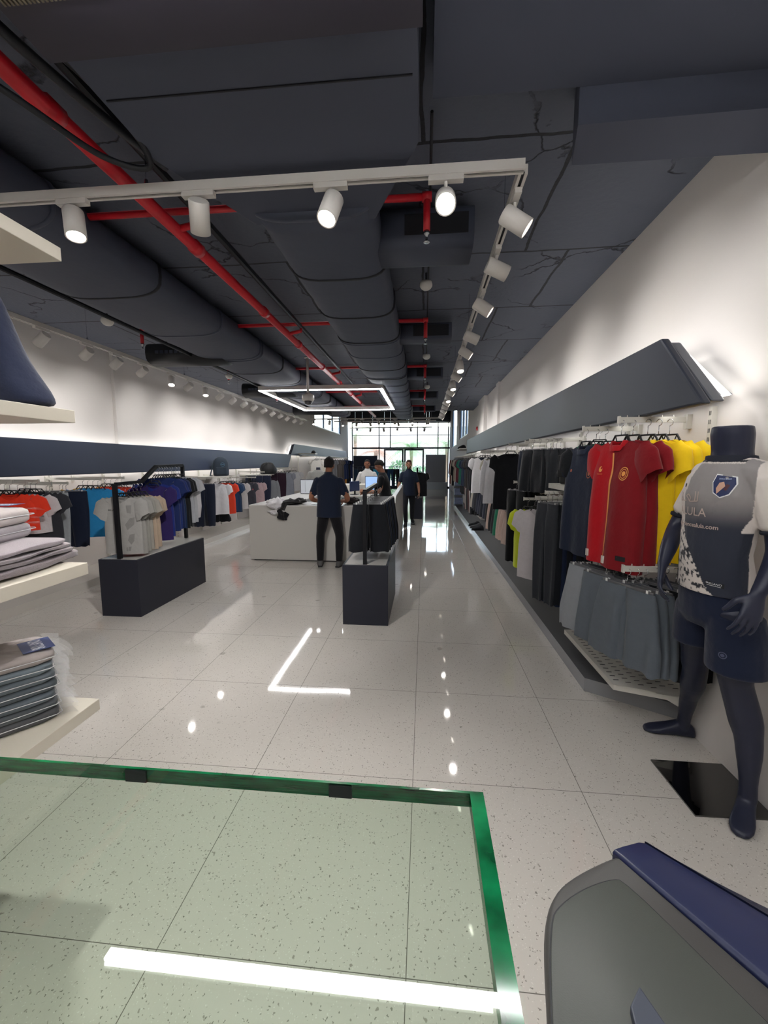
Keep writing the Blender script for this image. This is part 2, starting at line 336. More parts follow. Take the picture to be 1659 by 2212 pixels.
def duct(name, cx, cz, hw, hh, y0, y1, lab, seams, sc_=lambda y: 1.0):
    root = empty(name, (cx, y0, cz), 0, lab, 'duct')
    m = MB(); rings = []; y = y0; rr = random.Random(int(y0 * 10 + 99))
    while y < y1:
        s = sc_(y) * (1 + rr.uniform(-.012, .012)); rings.append(oval(0, -.0, hw * s, hh * s, y - y0)); y += .17
    rings.append(oval(0, 0, hw * sc_(y1), hh * sc_(y1), y1 - y0)); m.loft(rings); m.build('duct_wrap', M_duct, root, True)
    for q in seams:
        s = sc_(q) * 1.02; MB().loft([oval(0, 0, hw * s * k, hh * s * k, q - y0 + d, j=.006) for d, k in ((-.016, .99), (-.012, 1.012), (.012, 1.012), (.016, .99))]).build('seam_band', M_ductf if rr.random() < .5 else M_duct, root, True)
    return root
def seams(a, b, step):
    out = []; y = a; rr = random.Random(5)
    while y < b: out += [y, y + .09] if rr.random() < .6 else [y]; y += step * rr.uniform(.8, 1.2)
    return out
tap = lambda y: 1.0 if y < 7 else 1 - (y - 7) * .035
duct('air_duct', -.68, 3.262, .37, .165, 2.6, 14.6, 'large navy wrapped oval duct running down the middle of the ceiling', seams(2.6, 14.3, .75), tap)
duct('air_duct', -2.74, 3.262, .46, .165, 1.7, 13.6, 'large navy wrapped oval duct left of the red pipe', seams(2.55, 13.2, .95), tap)
# flat plenum above the camera that feeds the middle duct
m = MB(); m.box((-1.32, -1.6, 3.13), (-.04, 2.1, 3.42))
m.loft([[Vector(p) for p in ((-1.32, 2.1, 3.13), (-.04, 2.1, 3.13), (-.04, 2.1, 3.42), (-1.32, 2.1, 3.42))], [Vector(p) for p in ((-1.05, 2.7, 3.14), (-.31, 2.7, 3.14), (-.31, 2.7, 3.42), (-1.05, 2.7, 3.42))]])
pl = m.build('duct_plenum', M_navyc); tag(pl, 'wide flat navy duct plenum directly overhead', 'duct')
MB().box((-1.3, 1.76, 3.125), (-.06, 1.766, 3.131)).build('panel_seam', M_ductf, pl)
MB().box((-1.33, .6, 3.07), (-.02, 1.53, 3.13)).build('access_panel', mat('dark violet grey sheet', '2B2833', rough=.5), pl)
gr = MB()
for k in range(40): gr.box((-1.3 + k * .014, .80, 3.062), (-1.293 + k * .014, 1.34, 3.07))
gr.build('grille', mat('tarnished grille', '6B6455', rough=.5, metal=.3), pl)
# branch ducts with grilles to the right
for i, (y, z, w) in enumerate(((3.25, 3.28, .34), (5.5, 3.28, .26), (7.9, 3.28, .24), (10.4, 3.28, .22), (12.9, 3.28, .22))):
    root = empty('branch_duct', (-.3, y, z), 0, 'navy branch duct with slot grille right of the middle duct, number %s from the camera' % ['one', 'two', 'three', 'four', 'five'][i], 'duct', 'branch ducts beside the middle duct')
    MB().loft([[Vector((x, w / 2 * 1.2 * math.copysign(abs(math.cos(a)) ** .5, math.cos(a)), w / 2 * .8 * math.copysign(abs(math.sin(a)) ** .5, math.sin(a)))) for a in [2 * PI * k / 20 for k in range(20)]] for x in (-.05, .62)]).build('duct_wrap', M_duct, root, True)
    g = MB().box((.15, -w / 2 * 1.22, -.07), (.58, -w / 2 * 1.18, .06)); g.build('grille', M_ductf, root)
for i, (y, x) in enumerate(((5.9, -3.55), (8.9, -3.5), (12.2, -3.45))):
    root = empty('diffuser_box', (x, y, 3.2), 0, 'dark slotted diffuser box left of the left duct, number %s from the camera' % ['one', 'two', 'three'][i], 'air diffuser', 'diffuser boxes beside the left duct')
    MB().loft([[Vector((xx, .2 * math.cos(a), .15 * math.copysign(abs(math.sin(a)) ** .6, math.sin(a)))) for a in [2 * PI * k / 18 for k in range(18)]] for xx in (-.35, .75)]).build('casing', M_blk, root, True)
    g = MB()
    for q in range(8): g.box((-.2 + q * .07, -.205, -.02), (-.15 + q * .07, -.195, .02))
    g.build('grille', M_duct, root)
    MB().tube([(-.15, 0, .12), (-.15, 0, .25)], .006, 6).tube([(.3, 0, .12), (.3, 0, .25)], .006, 6).build('hanger_rod', M_blk, root)
# red sprinkler main and its branches
pr = MB(); pr.tube([(-1.67, -1.5, 3.22), (-1.67, 14.3, 3.22)], .04, 12)
po = pr.build('sprinkler_main', M_red, smooth=True, origin=(-1.67, 1, 3.22)); tag(po, 'thick red sprinkler main pipe running the length of the ceiling', 'pipe')
for i, y in enumerate((2.85, 5.15, 7.5, 10.0, 12.6)):
    b = MB(); z = 3.33
    b.tube([(-3.55, y, z), (.0, y, z)], .022, 8); b.tube([(.0, y, z), (.0, y, z - .2)], .022, 8); b.tube([(-3.55, y, z), (-3.55, y, z - .17)], .022, 8)
    b.tube([(-1.5, y, z), (-1.5, y, 3.25), (-1.67, y, 3.22)], .022, 8); b.tube([(-.03, y, z), (.03, y, z)], .03, 8)
    bo = b.build('sprinkler_branch', M_red, smooth=True, origin=(-1.6, y, z)); tag(bo, 'thin red cross pipe with drops at both ends, %s from the camera' % ['first', 'second', 'third', 'fourth', 'fifth'][i], 'pipe', 'red branch pipes')
    for x in (0, -3.55): MB().lathe([(.018, 0), (.02, -.02), (.008, -.03), (.008, -.06), (.02, -.065), (.02, -.07)], (x + 1.6, 0, (-.2 if x == 0 else -.17)), n=10).build('sprinkler_head', M_steel, bo, True)
for y in (1.9, 3.1, 4.4, 5.6, 6.9, 8.3, 9.6, 11): MB().tube([(-1.67, y - .04, 3.22), (-1.67, y + .04, 3.22)], .05, 12).build('coupling', M_red, po, True, origin=(-1.67, 1, 3.22))
tag(MB().tube([(-1.5, -1, 3.3), (-1.5, 9, 3.3)], .025, 8).build('conduit', M_blk, origin=(-1.5, 2, 3.3)), 'black conduit running beside the red main pipe', 'conduit')
tag(MB().tube([(-3.24, 1.7, 3.15), (-3.24, 9, 3.15)], .022, 8).build('conduit', M_blk, origin=(-3.24, 2, 3.15)), 'black conduit along the lower left side of the left duct', 'conduit')
tag(MB().tube([(0.02, 2.3, 3.40), (0.02, 14, 3.40)], .008, 6).build('conduit', M_blk, origin=(0, 3, 3.4)), 'thin dark conduit linking the smoke detectors', 'conduit')
# loose cables above the camera
for k, (pts, r) in enumerate((([(-2.6, .7, 3.3), (-1.9, 1.1, 3.12), (-1.62, 1.6, 3.08), (-1.5, 1.98, 3.08), (-1.33, 2.08, 3.1), (-1.36, 1.8, 3.2), (-1.6, 1.3, 3.3)], .014), ([(-1.5, .4, 3.2), (-1.45, .9, 3.12), (-1.43, 1.5, 3.12), (-1.45, 2.4, 3.3)], .02), ([(-2.8, 1.22, 3.13), (-1.8, 1.3, 3.12), (-1.3, 1.32, 3.15)], .035))):
    c = MB(); P = [Vector(p) for p in pts]; fine = []
    for i in range(len(P) - 1):
        p0, p1, p2, p3 = P[max(i - 1, 0)], P[i], P[i + 1], P[min(i + 2, len(P) - 1)]
        for q in range(8):
            t = q / 8; fine.append(.5 * ((2 * p1) + (-p0 + p2) * t + (2 * p0 - 5 * p1 + 4 * p2 - p3) * t * t + (-p0 + 3 * p1 - 3 * p2 + p3) * t ** 3))
    fine.append(P[-1]); c.tube(fine, r, 8)
    tag(c.build('ceiling_cable', M_blk, smooth=True, origin=pts[0]), ['looped black cable hanging under the red pipe', 'thick black cable beside the flat plenum', 'fat black hose crossing over the red pipe'][k], 'cable')
def detector(x, y, z, lab):
    o = MB().lathe([(.03, .05), (.055, .04), (.06, .02), (.06, 0), (.045, -.02), (.03, -.03), (.005, -.032)], n=20).build('smoke_detector', M_wht, smooth=True, loc=(x, y, z)); tag(o, lab, 'smoke detector', 'smoke detectors')
    MB().tube([(0, 0, .05), (0, 0, ZC - z)], .009, 6).build('stem', M_blk, o)
for i, p in enumerate(((.0, 4.2, 3.33), (.02, 6.9, 3.33), (.05, 9.6, 3.33), (-3.3, 4.25, 3.12), (-3.4, 7.2, 3.15))):
    detector(*p, 'round white smoke detector, ' + ['nearest one right of the middle duct', 'second one right of the middle duct', 'farthest one right of the middle duct', 'nearest one below the left duct', 'farther one below the left duct'][i])
cr = empty('dome_camera', (-2.0, 7.2, 2.72), 0, 'white dome security camera on a white ceiling pole', 'security camera')
MB().tube([(0, 0, .12), (0, 0, ZC - 2.72)], .022, 10).lathe([(.06, ZC - 2.74), (.06, ZC - 2.72)], n=14).build('pole', M_wht, cr, True)
MB().lathe([(.03, .14), (.06, .12), (.1, .1), (.105, .03), (.09, 0)], n=24).build('housing', M_wht, cr, True)
MB().lathe([(.07, 0), (.066, -.03), (.045, -.055), (.01, -.065)], n=24).build('dome', mat('smoked dome', '4A4A4E', rough=.08), cr, True)
# ---- tracks with spotlights
ZR = 3.05
def track(name, a, b, lab):
    a, b = Vector(a), Vector(b); d = (b - a).normalized(); s = Vector((-d.y, d.x, 0)) * .022
    m = MB(); up = Vector((0, 0, .045)); q = a
    for o0, o1, z0, z1 in ((-1, 1, .012, .045), (-1, -.35, 0, .012), (.35, 1, 0, .012)):
        m.prism([a + s * o0 + Vector((0, 0, z0)), a + s * o1 + Vector((0, 0, z0)), a + s * o1 + Vector((0, 0, z1)), a + s * o0 + Vector((0, 0, z1))], b - a)
    o = m.build(name, M_rail, origin=tuple(a)); tag(o, lab, 'light track')
    MB().prism([a + s * -.35 + Vector((0, 0, .008)), a + s * .35 + Vector((0, 0, .008)), a + s * .35 + Vector((0, 0, .011)), a + s * -.35 + Vector((0, 0, .011))], b - a).build('slot', M_blk, o, origin=tuple(a))
    L = (b - a).length; w = MB(); k = .5
    while k < L: p = a + d * k; w.tube([p + Vector((0, 0, .045)), Vector((p.x, p.y, ZC))], .002, 4); w.lathe([(.012, .045), (.008, .075)], p, n=8); k += 2.0
    w.build('suspension_wire', M_steel, o, origin=tuple(a)); return o
track('light_track', (-3.95, 2.22, ZR), (.46, 2.22, ZR), 'white track light rail crossing the ceiling near the camera')
track('light_track', (.46, 2.24, ZR), (.46, 12.6, ZR), 'long white track light rail along the right wall')
track('light_track', (-3.95, 2.24, ZR), (-3.95, 14.0, ZR), 'long white track light rail along the left wall')
M_lens = mat('lit spotlight lens', 'FFF8EC', emit=14)
M_lens0 = mat('dim spotlight lens', 'FFFAF0', emit=2.5)
SPD = {}
def spot_data(E, ang):
    k = (round(E, 1), ang)
    if k not in SPD:
        l = bpy.data.lights.new('spot_light', 'SPOT'); l.energy = E; l.spot_size = math.radians(ang); l.spot_blend = 1.0; l.shadow_soft_size = .035; l.color = (1, .975, .945); SPD[k] = l
    return SPD[k]
SPMESH = {}
def spotlight(p, aim, lab, grp, E=E_SPOT, ang=88, r=.05, L=.15, along='y', rail=ZR):
    p = Vector(p); d = (Vector(aim) - Vector((p.x, p.y, rail - .1))).normalized()
    root = empty('track_spotlight', (p.x, p.y, rail), 0, lab, 'spotlight', grp)
    if (along, r) not in SPMESH:
        ad = MB().cbox((0, 0, -.012), (.035, .17, .026) if along == 'y' else (.17, .035, .026)).tube([(0, 0, -.02), (0, 0, -.07)], .009, 8)
        h = MB(); h.lathe([(r * .9, 0), (r, .006), (r, L), (r * .88, L), (r * .86, L - .02)], n=24, cap=False); h.add([(r * .9 * math.cos(2 * PI * k / 24), r * .9 * math.sin(2 * PI * k / 24), 0) for k in range(24)], [tuple(range(24))[::-1]])
        ln = MB(); ln.add([(r * .87 * math.cos(2 * PI * k / 24), r * .87 * math.sin(2 * PI * k / 24), L - .018) for k in range(24)], [tuple(range(24))])
        a = ad.build('adapter', M_rail, root); hh = h.build('lamp_housing', M_rail, root, True); le = ln.build('lens', M_lens, hh)
        SPMESH[(along, r)] = (a.data, hh.data, le.data)
    else:
        ms = SPMESH[(along, r)]
        a = bpy.data.objects.new('adapter', ms[0]); COL.objects.link(a); a.parent = root
        hh = bpy.data.objects.new('lamp_housing', ms[1]); COL.objects.link(hh); hh.parent = root
        le = bpy.data.objects.new('lens', ms[2]); COL.objects.link(le); le.parent = hh
    q = Vector((0, 0, 1)).rotation_difference(d); c = Vector((0, 0, -.11)) - d * L * .45
    hh.rotation_mode = 'QUATERNION'; hh.rotation_quaternion = q; hh.location = c
    if E:
        lo = bpy.data.objects.new('spot_light', spot_data(E, ang)); COL.objects.link(lo); lo.parent = root
        lo.rotation_mode = 'QUATERNION'; lo.rotation_quaternion = Vector((0, 0, -1)).rotation_difference(d); lo.location = c + d * (L + .01)
    return root
ORD = ['first', 'second', 'third', 'fourth', 'fifth', 'sixth', 'seventh', 'eighth', 'ninth', 'tenth', 'eleventh', 'twelfth', 'thirteenth', 'fourteenth', 'fifteenth', 'sixteenth', 'seventeenth', 'eighteenth', 'nineteenth', 'twentieth', 'twenty-first', 'twenty-second', 'twenty-third', 'twenty-fourth']
fr_ = [(-1.87, (-1.35, 1.75, .3), 'leftmost spotlight on the near cross rail'), (-1.17, (-2.2, 4.3, .6), 'second spotlight from the left on the near cross rail, seen side on'), (-.48, (-.9, 1.2, .9), 'third spotlight from the left on the near cross rail, lit face showing'), (.09, (.06, .9, 1.9), 'dazzling spotlight on the near cross rail pointing at the camera')]
for x, aim, lab in fr_: spotlight((x, 2.22, 0), aim, lab, 'spotlights on the near cross rail', along='x', E=(60, 130, 45, 45)[round((x + 1.87) / .7)], ang=95)
ys = [2.42, 2.98, 3.66, 4.5, 5.1, 5.8, 6.5, 7.2, 7.9, 8.6, 9.3, 10.0, 10.7, 11.4, 12.1]
for i, y in enumerate(ys):
    spotlight((.46, y, 0), (.75, y - 1.2, 0) if i in (5, 7, 9) else (XR, y + (.2 if i % 2 else -.1), 2.45 if i % 2 else 2.1), 'white spotlight on the right rail, %s from the near corner' % ORD[i], 'spotlights on the right rail')
ys = [2.6, 3.2, 4.14, 4.72, 5.2, 5.7, 6.37, 6.86, 7.4, 7.95, 8.5, 9.05, 9.6, 10.2, 10.8, 11.4, 12.0, 12.7, 13.4]
for i, y in enumerate(ys):
    if i in (6, 8): aim = (-3.3, y - 1.2, 0)
    else: aim = (XL, y + (.3 if i % 2 else 0), 2.3 if i % 2 else 2.0)
    spotlight((-3.95, y, 0), aim, ('white spotlight on the left rail, %s in view from the near end' % ORD[i - 2]) if i > 1 else 'white spotlight on the left rail, %s nearest the bag shelf' % ['second', 'first'][i], 'spotlights on the left rail', E=E_SPOT * 1.05)
# cross rails and spots in the tall front of the shop
for j, (y, z, x0, x1) in enumerate(((15.8, 3.28, -4.6, .55), (18.5, 3.45, -4.0, .5), (22.5, 3.5, -4.0, .4))):
    o = MB().box((x0, y - .02, z), (x1, y + .02, z + .045)).build('light_track', M_rail, origin=(x0, y, z)); tag(o, 'white cross rail in the tall front of the shop, %s of three' % ['nearest', 'middle', 'farthest'][j], 'light track')
    w = MB()
    for q in range(5): xx = x0 + .3 + q * (x1 - x0 - .6) / 4; w.tube([(xx, y, z + .04), (xx, y, ZT)], .004, 4)
    w.build('suspension_wire', M_steel, o, origin=(x0, y, z))
    n = (8, 7, 6)[j]
    for q in range(n):
        xx = x0 + .4 + q * (x1 - x0 - .8) / (n - 1)
        spotlight((xx, y, 0), (xx + (-.6 if q % 2 else .5), y + (1.2 if q % 3 else -1.5), .9), 'small spotlight on the %s cross rail of the shopfront, %s from the left' % (['nearest', 'middle', 'farthest'][j], ORD[q]), 'spotlights in the tall front', E=45 if q % 2 else 0, along='x', rail=z, ang=75, r=.051 if j else .05)
# ---- pendant LED frames
def led_frame(x0, x1, y0, y1, z, lab):
    t = .07; h = .09
    root = empty('pendant_frame_light', ((x0 + x1) / 2, (y0 + y1) / 2, z), 0, lab, 'ceiling light', 'square pendant light frames')
    o = (root.location.x, root.location.y, z); m = MB(); l = MB()
    for a, b in (((x0, y0), (x1, y0 + t)), ((x0, y1 - t), (x1, y1)), ((x0, y0 + t), (x0 + t, y1 - t)), ((x1 - t, y0 + t), (x1, y1 - t))):
        m.box((a[0], a[1], z + .012), (b[0], b[1], z + h)); l.box((a[0] + .004, a[1] + .004, z), (b[0] - .004, b[1] - .004, z + .012))
    m.build('housing', M_rail, root, origin=o); l.build('diffuser', M_led, root, origin=o); w = MB()
    for x in (x0 + .03, x1 - .03):
        for y in (y0 + .03, y1 - .03): w.tube([(x, y, z + h), (x, y, ZC)], .0025, 4)
    w.build('suspension_wire', M_steel, root, origin=o)
led_frame(-3.18, -.78, 7.93, 11.06, 3.03, 'glowing rectangular pendant light frame over the counter')
def linear_light(x0, x1, y, z, lab):
    r = empty('linear_pendant', ((x0 + x1) / 2, y, z), 0, lab, 'ceiling light', 'linear pendants over the camera'); o = tuple(r.location)
    MB().box((x0, y - .025, z + .012), (x1, y + .025, z + .09)).build('housing', M_rail, r, origin=o); MB().box((x0, y - .018, z), (x1, y + .018, z + .012)).build('diffuser', M_led, r, origin=o)
    MB().tube([(x0 + .1, y, z + .09), (x0 + .1, y, ZC)], .0025, 4).tube([(x1 - .1, y, z + .09), (x1 - .1, y, ZC)], .0025, 4).build('suspension_wire', M_steel, r, origin=o)
linear_light(-1.146, 1.25, 1.235, 3.03, 'bright linear pendant whose reflection lies on the glass table')
for q, yy in enumerate((.2, -.7, -1.6)): linear_light(-2.6, 1.25, yy, 3.03, 'unseen fill pendant added behind the camera, %s' % ['first', 'second', 'third'][q])  # out-of-view pendants added only as fill light
# ================================================================ wall bands, uprights, rails
M_band = mat('navy band panel', '2C303B', rough=.5, spec=.4, bump=.05, bscale=40)
M_bandb = mat('slate blue band panel', '353D51', rough=.5, spec=.4)
M_cove = mat('cove led strip', 'FFFDF8', emit=E_COVE)
def band(name, pts, xf, xb, m, lab, sx):
    root = empty(name, (xf, pts[0][0], pts[0][1]), 0, lab, 'wall panel'); o = tuple(root.location)
    MB().prism([(xf, y, z) for y, z in pts], ((xb - xf) * .8, 0, 0)).build('face_panel', m, root, origin=o, bevel=.012)
    c = MB(); cy = sum(p[0] for p in pts) / 4; cz = sum(p[1] for p in pts) / 4
    xs = xb + sx * .005; n = len(pts)
    cxn = .012 * sx; box = [(p[0] + math.copysign(.03, cy - p[0]), p[1] + math.copysign(.015, cz - p[1])) for p in pts]
    MB().prism([(xb + sx * .0, y, z) for y, z in box], (sx * .07, 0, 0)).build('backing_panel', mat('slate mounting box', '55585F', rough=.4), root, origin=o, bevel=.012)
    xb = xb + sx * .07
    for i in range(n):       # light strip on the rear edge, set in from the outline
        a, b = pts[i], pts[(i + 1) % n]
        ins = lambda p: (p[0] + math.copysign(.07, cy - p[0]), p[1] + math.copysign(.05, cz - p[1]))
        a2, b2 = ins(a), ins(b)
        c.add([(xb, *a2), (xb, *b2), (xb + sx * .045, *b2), (xb + sx * .045, *a2)], [(0, 1, 2, 3)])
    c.build('led_strip', M_cove, root, origin=o)
    s = MB(); s.prism([(xb, pts[0][0] + .25, pts[0][1] - .1)] + [(xb, y + math.copysign(.25, cy - y), z + math.copysign(.08, cz - z)) for y, z in pts[1:]], (sx * (abs((XR if sx > 0 else XL) - xb)), 0, 0)).build('mounting_box', mat('slate mounting box', '55585F', rough=.4), root, origin=o)
    return root
band('wall_band', [(2.68, 2.39), (13.8, 2.39), (13.9, 1.96), (2.25, 1.96)], 1.37, 1.43, M_band, 'long navy wall band with slanted glowing end on the right wall', 1)
band('wall_band', [(-.5, 1.965), (15.1, 1.965), (14.7, 1.5), (-.5, 1.5)], -4.86, -4.91, M_bandb, 'long slate blue wall band on the left wall', -1)
band('wall_band', [(15.45, 2.36), (26.0, 2.36), (26.4, 1.93), (15.0, 1.93)], -4.86, -4.91, M_bandb, 'higher slate blue wall band at the far end of the left wall', -1)
tag(MB().box((-4.86, 7.45, 1.5), (-4.857, 7.46, 1.965)).build('band_joint', M_blk), 'thin joint line across the left wall band', 'joint') if False else None
M_rack = mat('off white shelving metal', 'C9C6BE', rough=.45)
def upright(x, y, z0, z1, side, lab, grp):
    m = MB(); m.box((x - side * .03, y - .016, z0), (x, y + .016, z1)); o = m.build('shelf_upright', M_rack, origin=(x, y, z0)); tag(o, lab, 'upright', grp)
    if y < 9:
        s = MB(); n = int((z1 - z0) / .05)
        for k in range(n): s.box((x - side * .031, y - .008, z0 + .02 + k * .05), (x - side * .0302, y - .003, z0 + .045 + k * .05)); s.box((x - side * .031, y + .003, z0 + .02 + k * .05), (x - side * .0302, y + .008, z0 + .045 + k * .05))
        s.build('slots', M_blk, o, origin=(x, y, z0))
for i in range(12):
    y = 2.62 + i * 1.02; upright(XR, y, .12, 1.99, 1, 'slotted white upright on the right wall, %s from the near end' % ORD[i], 'right wall uprights')
for i in range(15):
    y = 3.35 + i * .95; upright(XL, y, .12, 1.97, -1, 'slotted white upright on the left wall, %s from the near end' % ORD[i], 'left wall uprights')
def wallbar(y, z, side, L, w, lab, grp, cross=False):
    """face-out arm sticking into the shop with a bracket at the wall"""
    xw = XR if side > 0 else XL; m = MB(); xe = xw - side * L
    m.box((min(xw, xe), y - .006, z - .018), (max(xw, xe), y + .006, z + .018)); m.box((xe - .006, y - .012, z - .024), (xe + .006, y + .012, z + .024))
    for k in range(6):
        xx = xe + side * (.05 + k * .07); m.tube([(xx, y, z + .015), (xx, y, z + .03)], .003, 5)
    o = m.build('hanging_bar', M_rack, origin=(xw, y, z)); tag(o, lab, 'display arm', grp)
    MB().box((xw - side * .03, y - .02, z - .06), (xw, y + .02, z + .03)).build('bracket', M_rack, o, origin=(xw, y, z)); return o
def longbar(x, y0, y1, z, lab, grp, xw=None):
    m = MB(); m.box((x - .006, y0, z - .018), (x + .006, y1, z + .018)); o = m.build('hang_rail', M_rack, origin=(x, (y0 + y1) / 2, z)); tag(o, lab, 'hanging rail', grp)
    if xw is not None:
        for yy in (y0 + .02, y1 - .02): MB().prism([(x, yy - .004, z - .018), (xw, yy - .004, z - .05), (xw, yy - .004, z + .05), (x, yy - .004, z + .018)], (0, .008, 0)).build('bracket', M_rack, o, origin=(x, (y0 + y1) / 2, z))
    return o
# ================================================================ garments
def sgp(v, p): return math.copysign(abs(v) ** p, v)
M_hook = mat('chrome hook', 'C9CACC', rough=.2, metal=1)
M_hang = mat('black hanger', '0E0E11', rough=.35)
M_clear = mat('clear plastic hanger', 'D9DCDD', rough=.15, trans=.6, ior=1.3)
def lerp(a, b, t): return a + (b - a) * t
def hanger_mb(w):
    m = MB(); m.tube([(-w, 0, -w * .42), (-w * .5, 0, -.03), (-.05, 0, .028), (.05, 0, .028), (w * .5, 0, -.03), (w, 0, -w * .42)], .0065, 6)
    m.tube([(-.05, 0, .028), (-.035, 0, -.01), (.035, 0, -.01), (.05, 0, .028)], .004, 5)
    return m
def hook_pts(h=.13): return [(0, 0, .025), (0, 0, h - .045)] + [(.02 * math.sin(a), 0, h - .025 - .02 * math.cos(a)) for a in [k * .55 for k in range(9)]]
HM = {}
def add_hanger(o, kind, w=.19, far=False):
    key = (kind, round(w, 2), far)
    if key not in HM:
        if kind == 'shirt':
            a = hanger_mb(w).build('hanger', M_hang, o, True); b = MB().tube(hook_pts(), .0022, 5).build('hook', M_hook, a, True); HM[key] = (a.data, b.data); return
        m = MB(); m.box((-w, -.006, -.012), (w, .006, .012)); a = m.build('hanger', mat('grey clip hanger', '77777A', rough=.3, metal=.3), o)
        b = MB().tube(hook_pts(.12), .0022, 5).build('hook', M_hook, a, True)
        for s in (-1, 1):
            c = MB(); c.box((s * w * .8 - .007, -.012, -.035), (s * w * .8 + .007, -.008, .018)).box((s * w * .8 - .007, .008, -.035), (s * w * .8 + .007, .012, .018))
            c.build('clip', mat('white clip', 'D8D8D6', rough=.3), a)
        HM[key] = (a.data, b.data, [ch.data for ch in a.children if ch.name.startswith('clip')]); return
    d = HM[key]
    a = bpy.data.objects.new('hanger', d[0]); COL.objects.link(a); a.parent = o
    b = bpy.data.objects.new('hook', d[1]); COL.objects.link(b); b.parent = a
    if not far:
        if len(d) > 2:
            for cdm in d[2]: c = bpy.data.objects.new('clip', cdm); COL.objects.link(c); c.parent = a
    return a
def tee(w=.46, L=.70, sl=.2, T=.1, seed=0, far=False, polo=False, longs=False, mi_fn=None, neck=.085):
    """short sleeved top hanging from its shoulders, front towards -y, origin at the collar"""
    rr = random.Random(seed); n = 20 if far else 40; m = 8 if far else 18
    ph = [rr.uniform(0, 6.28) for _ in range(6)]; B = MB(); rings = []
    hw = w / 2
    for j in range(m + 1):
        v = j / m; ring = []
        for k in range(n):
            a = 2 * PI * k / n; cx = sgp(math.cos(a), .75); sn = math.sin(a)
            x = hw * cx * (1 - .05 * math.sin(min(v * 2, 1) * PI) + .03 * v)
            ax = abs(x)
            zt = -.36 * max(ax - .06, 0)
            if ax < neck:
                q = 1 - (ax / neck) ** 2
                zt += (-.075 * q if sn > 0 else -.012 * q)
            tk = T / 2 * min(1, .28 + 2.6 * v) * (1 + .25 * v)
            if ax < neck + .03 and v < .25: tk = max(tk, .045 * (1 - .6 * ax / neck))
            fold = (.012 * math.sin(22 * x + ph[0] + 2 * v) + .009 * math.sin(37 * x + ph[1]) ) * min(1, v * 1.6) * (T / .1)
            y = -tk * sgp(sn, .7) + fold * (1 if sn > 0 else -.8)
            z = zt * (1 - v) ** 1.1 - L * v + .008 * math.sin(9 * x + ph[2]) * v
            ring.append((x, y, z))
        rings.append(ring)
    B.loft(rings, cap=False)
    if mi_fn:
        B.m = [mi_fn(sum(B.v[i][0] for i in f) / 4, sum(B.v[i][1] for i in f) / 4, sum(B.v[i][2] for i in f) / 4) for f in B.f]
    SL = .56 if longs else sl; ns = 10 if far else 18; ms = 5 if far else 8
    for s in (-1, 1):
        rg = []; tilt = rr.uniform(.14, .32) if not longs else .1
        for j in range(ms + 1):
            v = j / ms; g = min(1, v * 2.6); g = g * g * (3 - 2 * g); cx = s * (hw * .83 + SL * v * tilt + .012 * g); cz = -.06 - SL * v * (1 - tilt * .35); cy = .008 * math.sin(3 * v + ph[3])
            ry = .026 + .014 * math.sin(v * PI * .7); rz = (lerp(.05, .092, g) - .012 * v) if not longs else (lerp(.05, .085, g) - .035 * v)
            dx, dz = math.cos(.5), math.sin(.5)
            rg.append([(cx + s * rz * math.cos(2 * PI * k / ns) * dx, cy + ry * math.sin(2 * PI * k / ns) + .004 * math.sin(4 * k + ph[4]) * v, cz + rz * math.cos(2 * PI * k / ns) * dz + (.02 if math.cos(2 * PI * k / ns) > 0 else 0)) for k in range(ns)])
        k0 = len(B.f); B.loft(rg, cap=False); B.m = B.m[:k0] + [(mi_fn(s * 9, 0, 0) if mi_fn else 0)] * (len(B.f) - k0)
        # closed top of the sleeve cap
        B.add(rg[0], [tuple(range(ns))])
    if polo:
        for dz, r in ((.012, 0),):
            rg = []
            for q, (rx, z) in enumerate(((.066, -.035), (.056, -.004), (.064, -.008), (.074, -.042))):
                rg.append([(rx * math.cos(2 * PI * k / 20), .05 * math.sin(2 * PI * k / 20) * rx / .07, z - (.03 if math.sin(2 * PI * k / 20) < -.6 else 0)) for k in range(20)])
            B.loft(rg, cap=False)
    return B
def bottoms(w=.38, L=.5, T=.07, seed=0, far=False, flare=1.12, taper=1.0):
    """shorts or trousers hanging from the waistband, origin at the top of the band"""
    rr = random.Random(seed + 77); n = 14 if far else 26; m = 8 if far else 16; B = MB(); hw = w / 2; ph = [rr.uniform(0, 6.28) for _ in range(4)]
    cr = min(.28, L * .6)
    for s in (-1, 1):
        rg = []
        for j in range(m + 1):
            v = j / m; z = -L * v; fl = 1 + (flare - 1) * min(1, v * 1.4); tp = 1 - (1 - taper) * max(0, (v * L - cr) / max(.01, L - cr))
            inner = 0 if -z < cr else .012 * min(1, (-z - cr) / .1) + hw * (1 - tp) * .5
            outer = hw * fl * (1 - (1 - tp) * .5); c = s * (inner + outer) / 2; rx = (outer - inner) / 2
            g = .05 if v < .06 else 1
            tk = T / 2 * (.6 if v < .08 else 1 + .3 * v) * tp
            rg.append([(c + rx * sgp(math.cos(2 * PI * k / n), .7), tk * sgp(math.sin(2 * PI * k / n), .8) + (.011 * math.sin(40 * (c + rx * math.cos(2 * PI * k / n)) + ph[0] + v * 2) + .006 * math.sin(65 * (rx * math.cos(2 * PI * k / n)) + ph[1])) * min(1, v * 3) * g, z + .006 * math.sin(5 * k + ph[2]) * v) for k in range(n)])
        B.loft(rg, cap=False)
    return B
GCACHE = {}
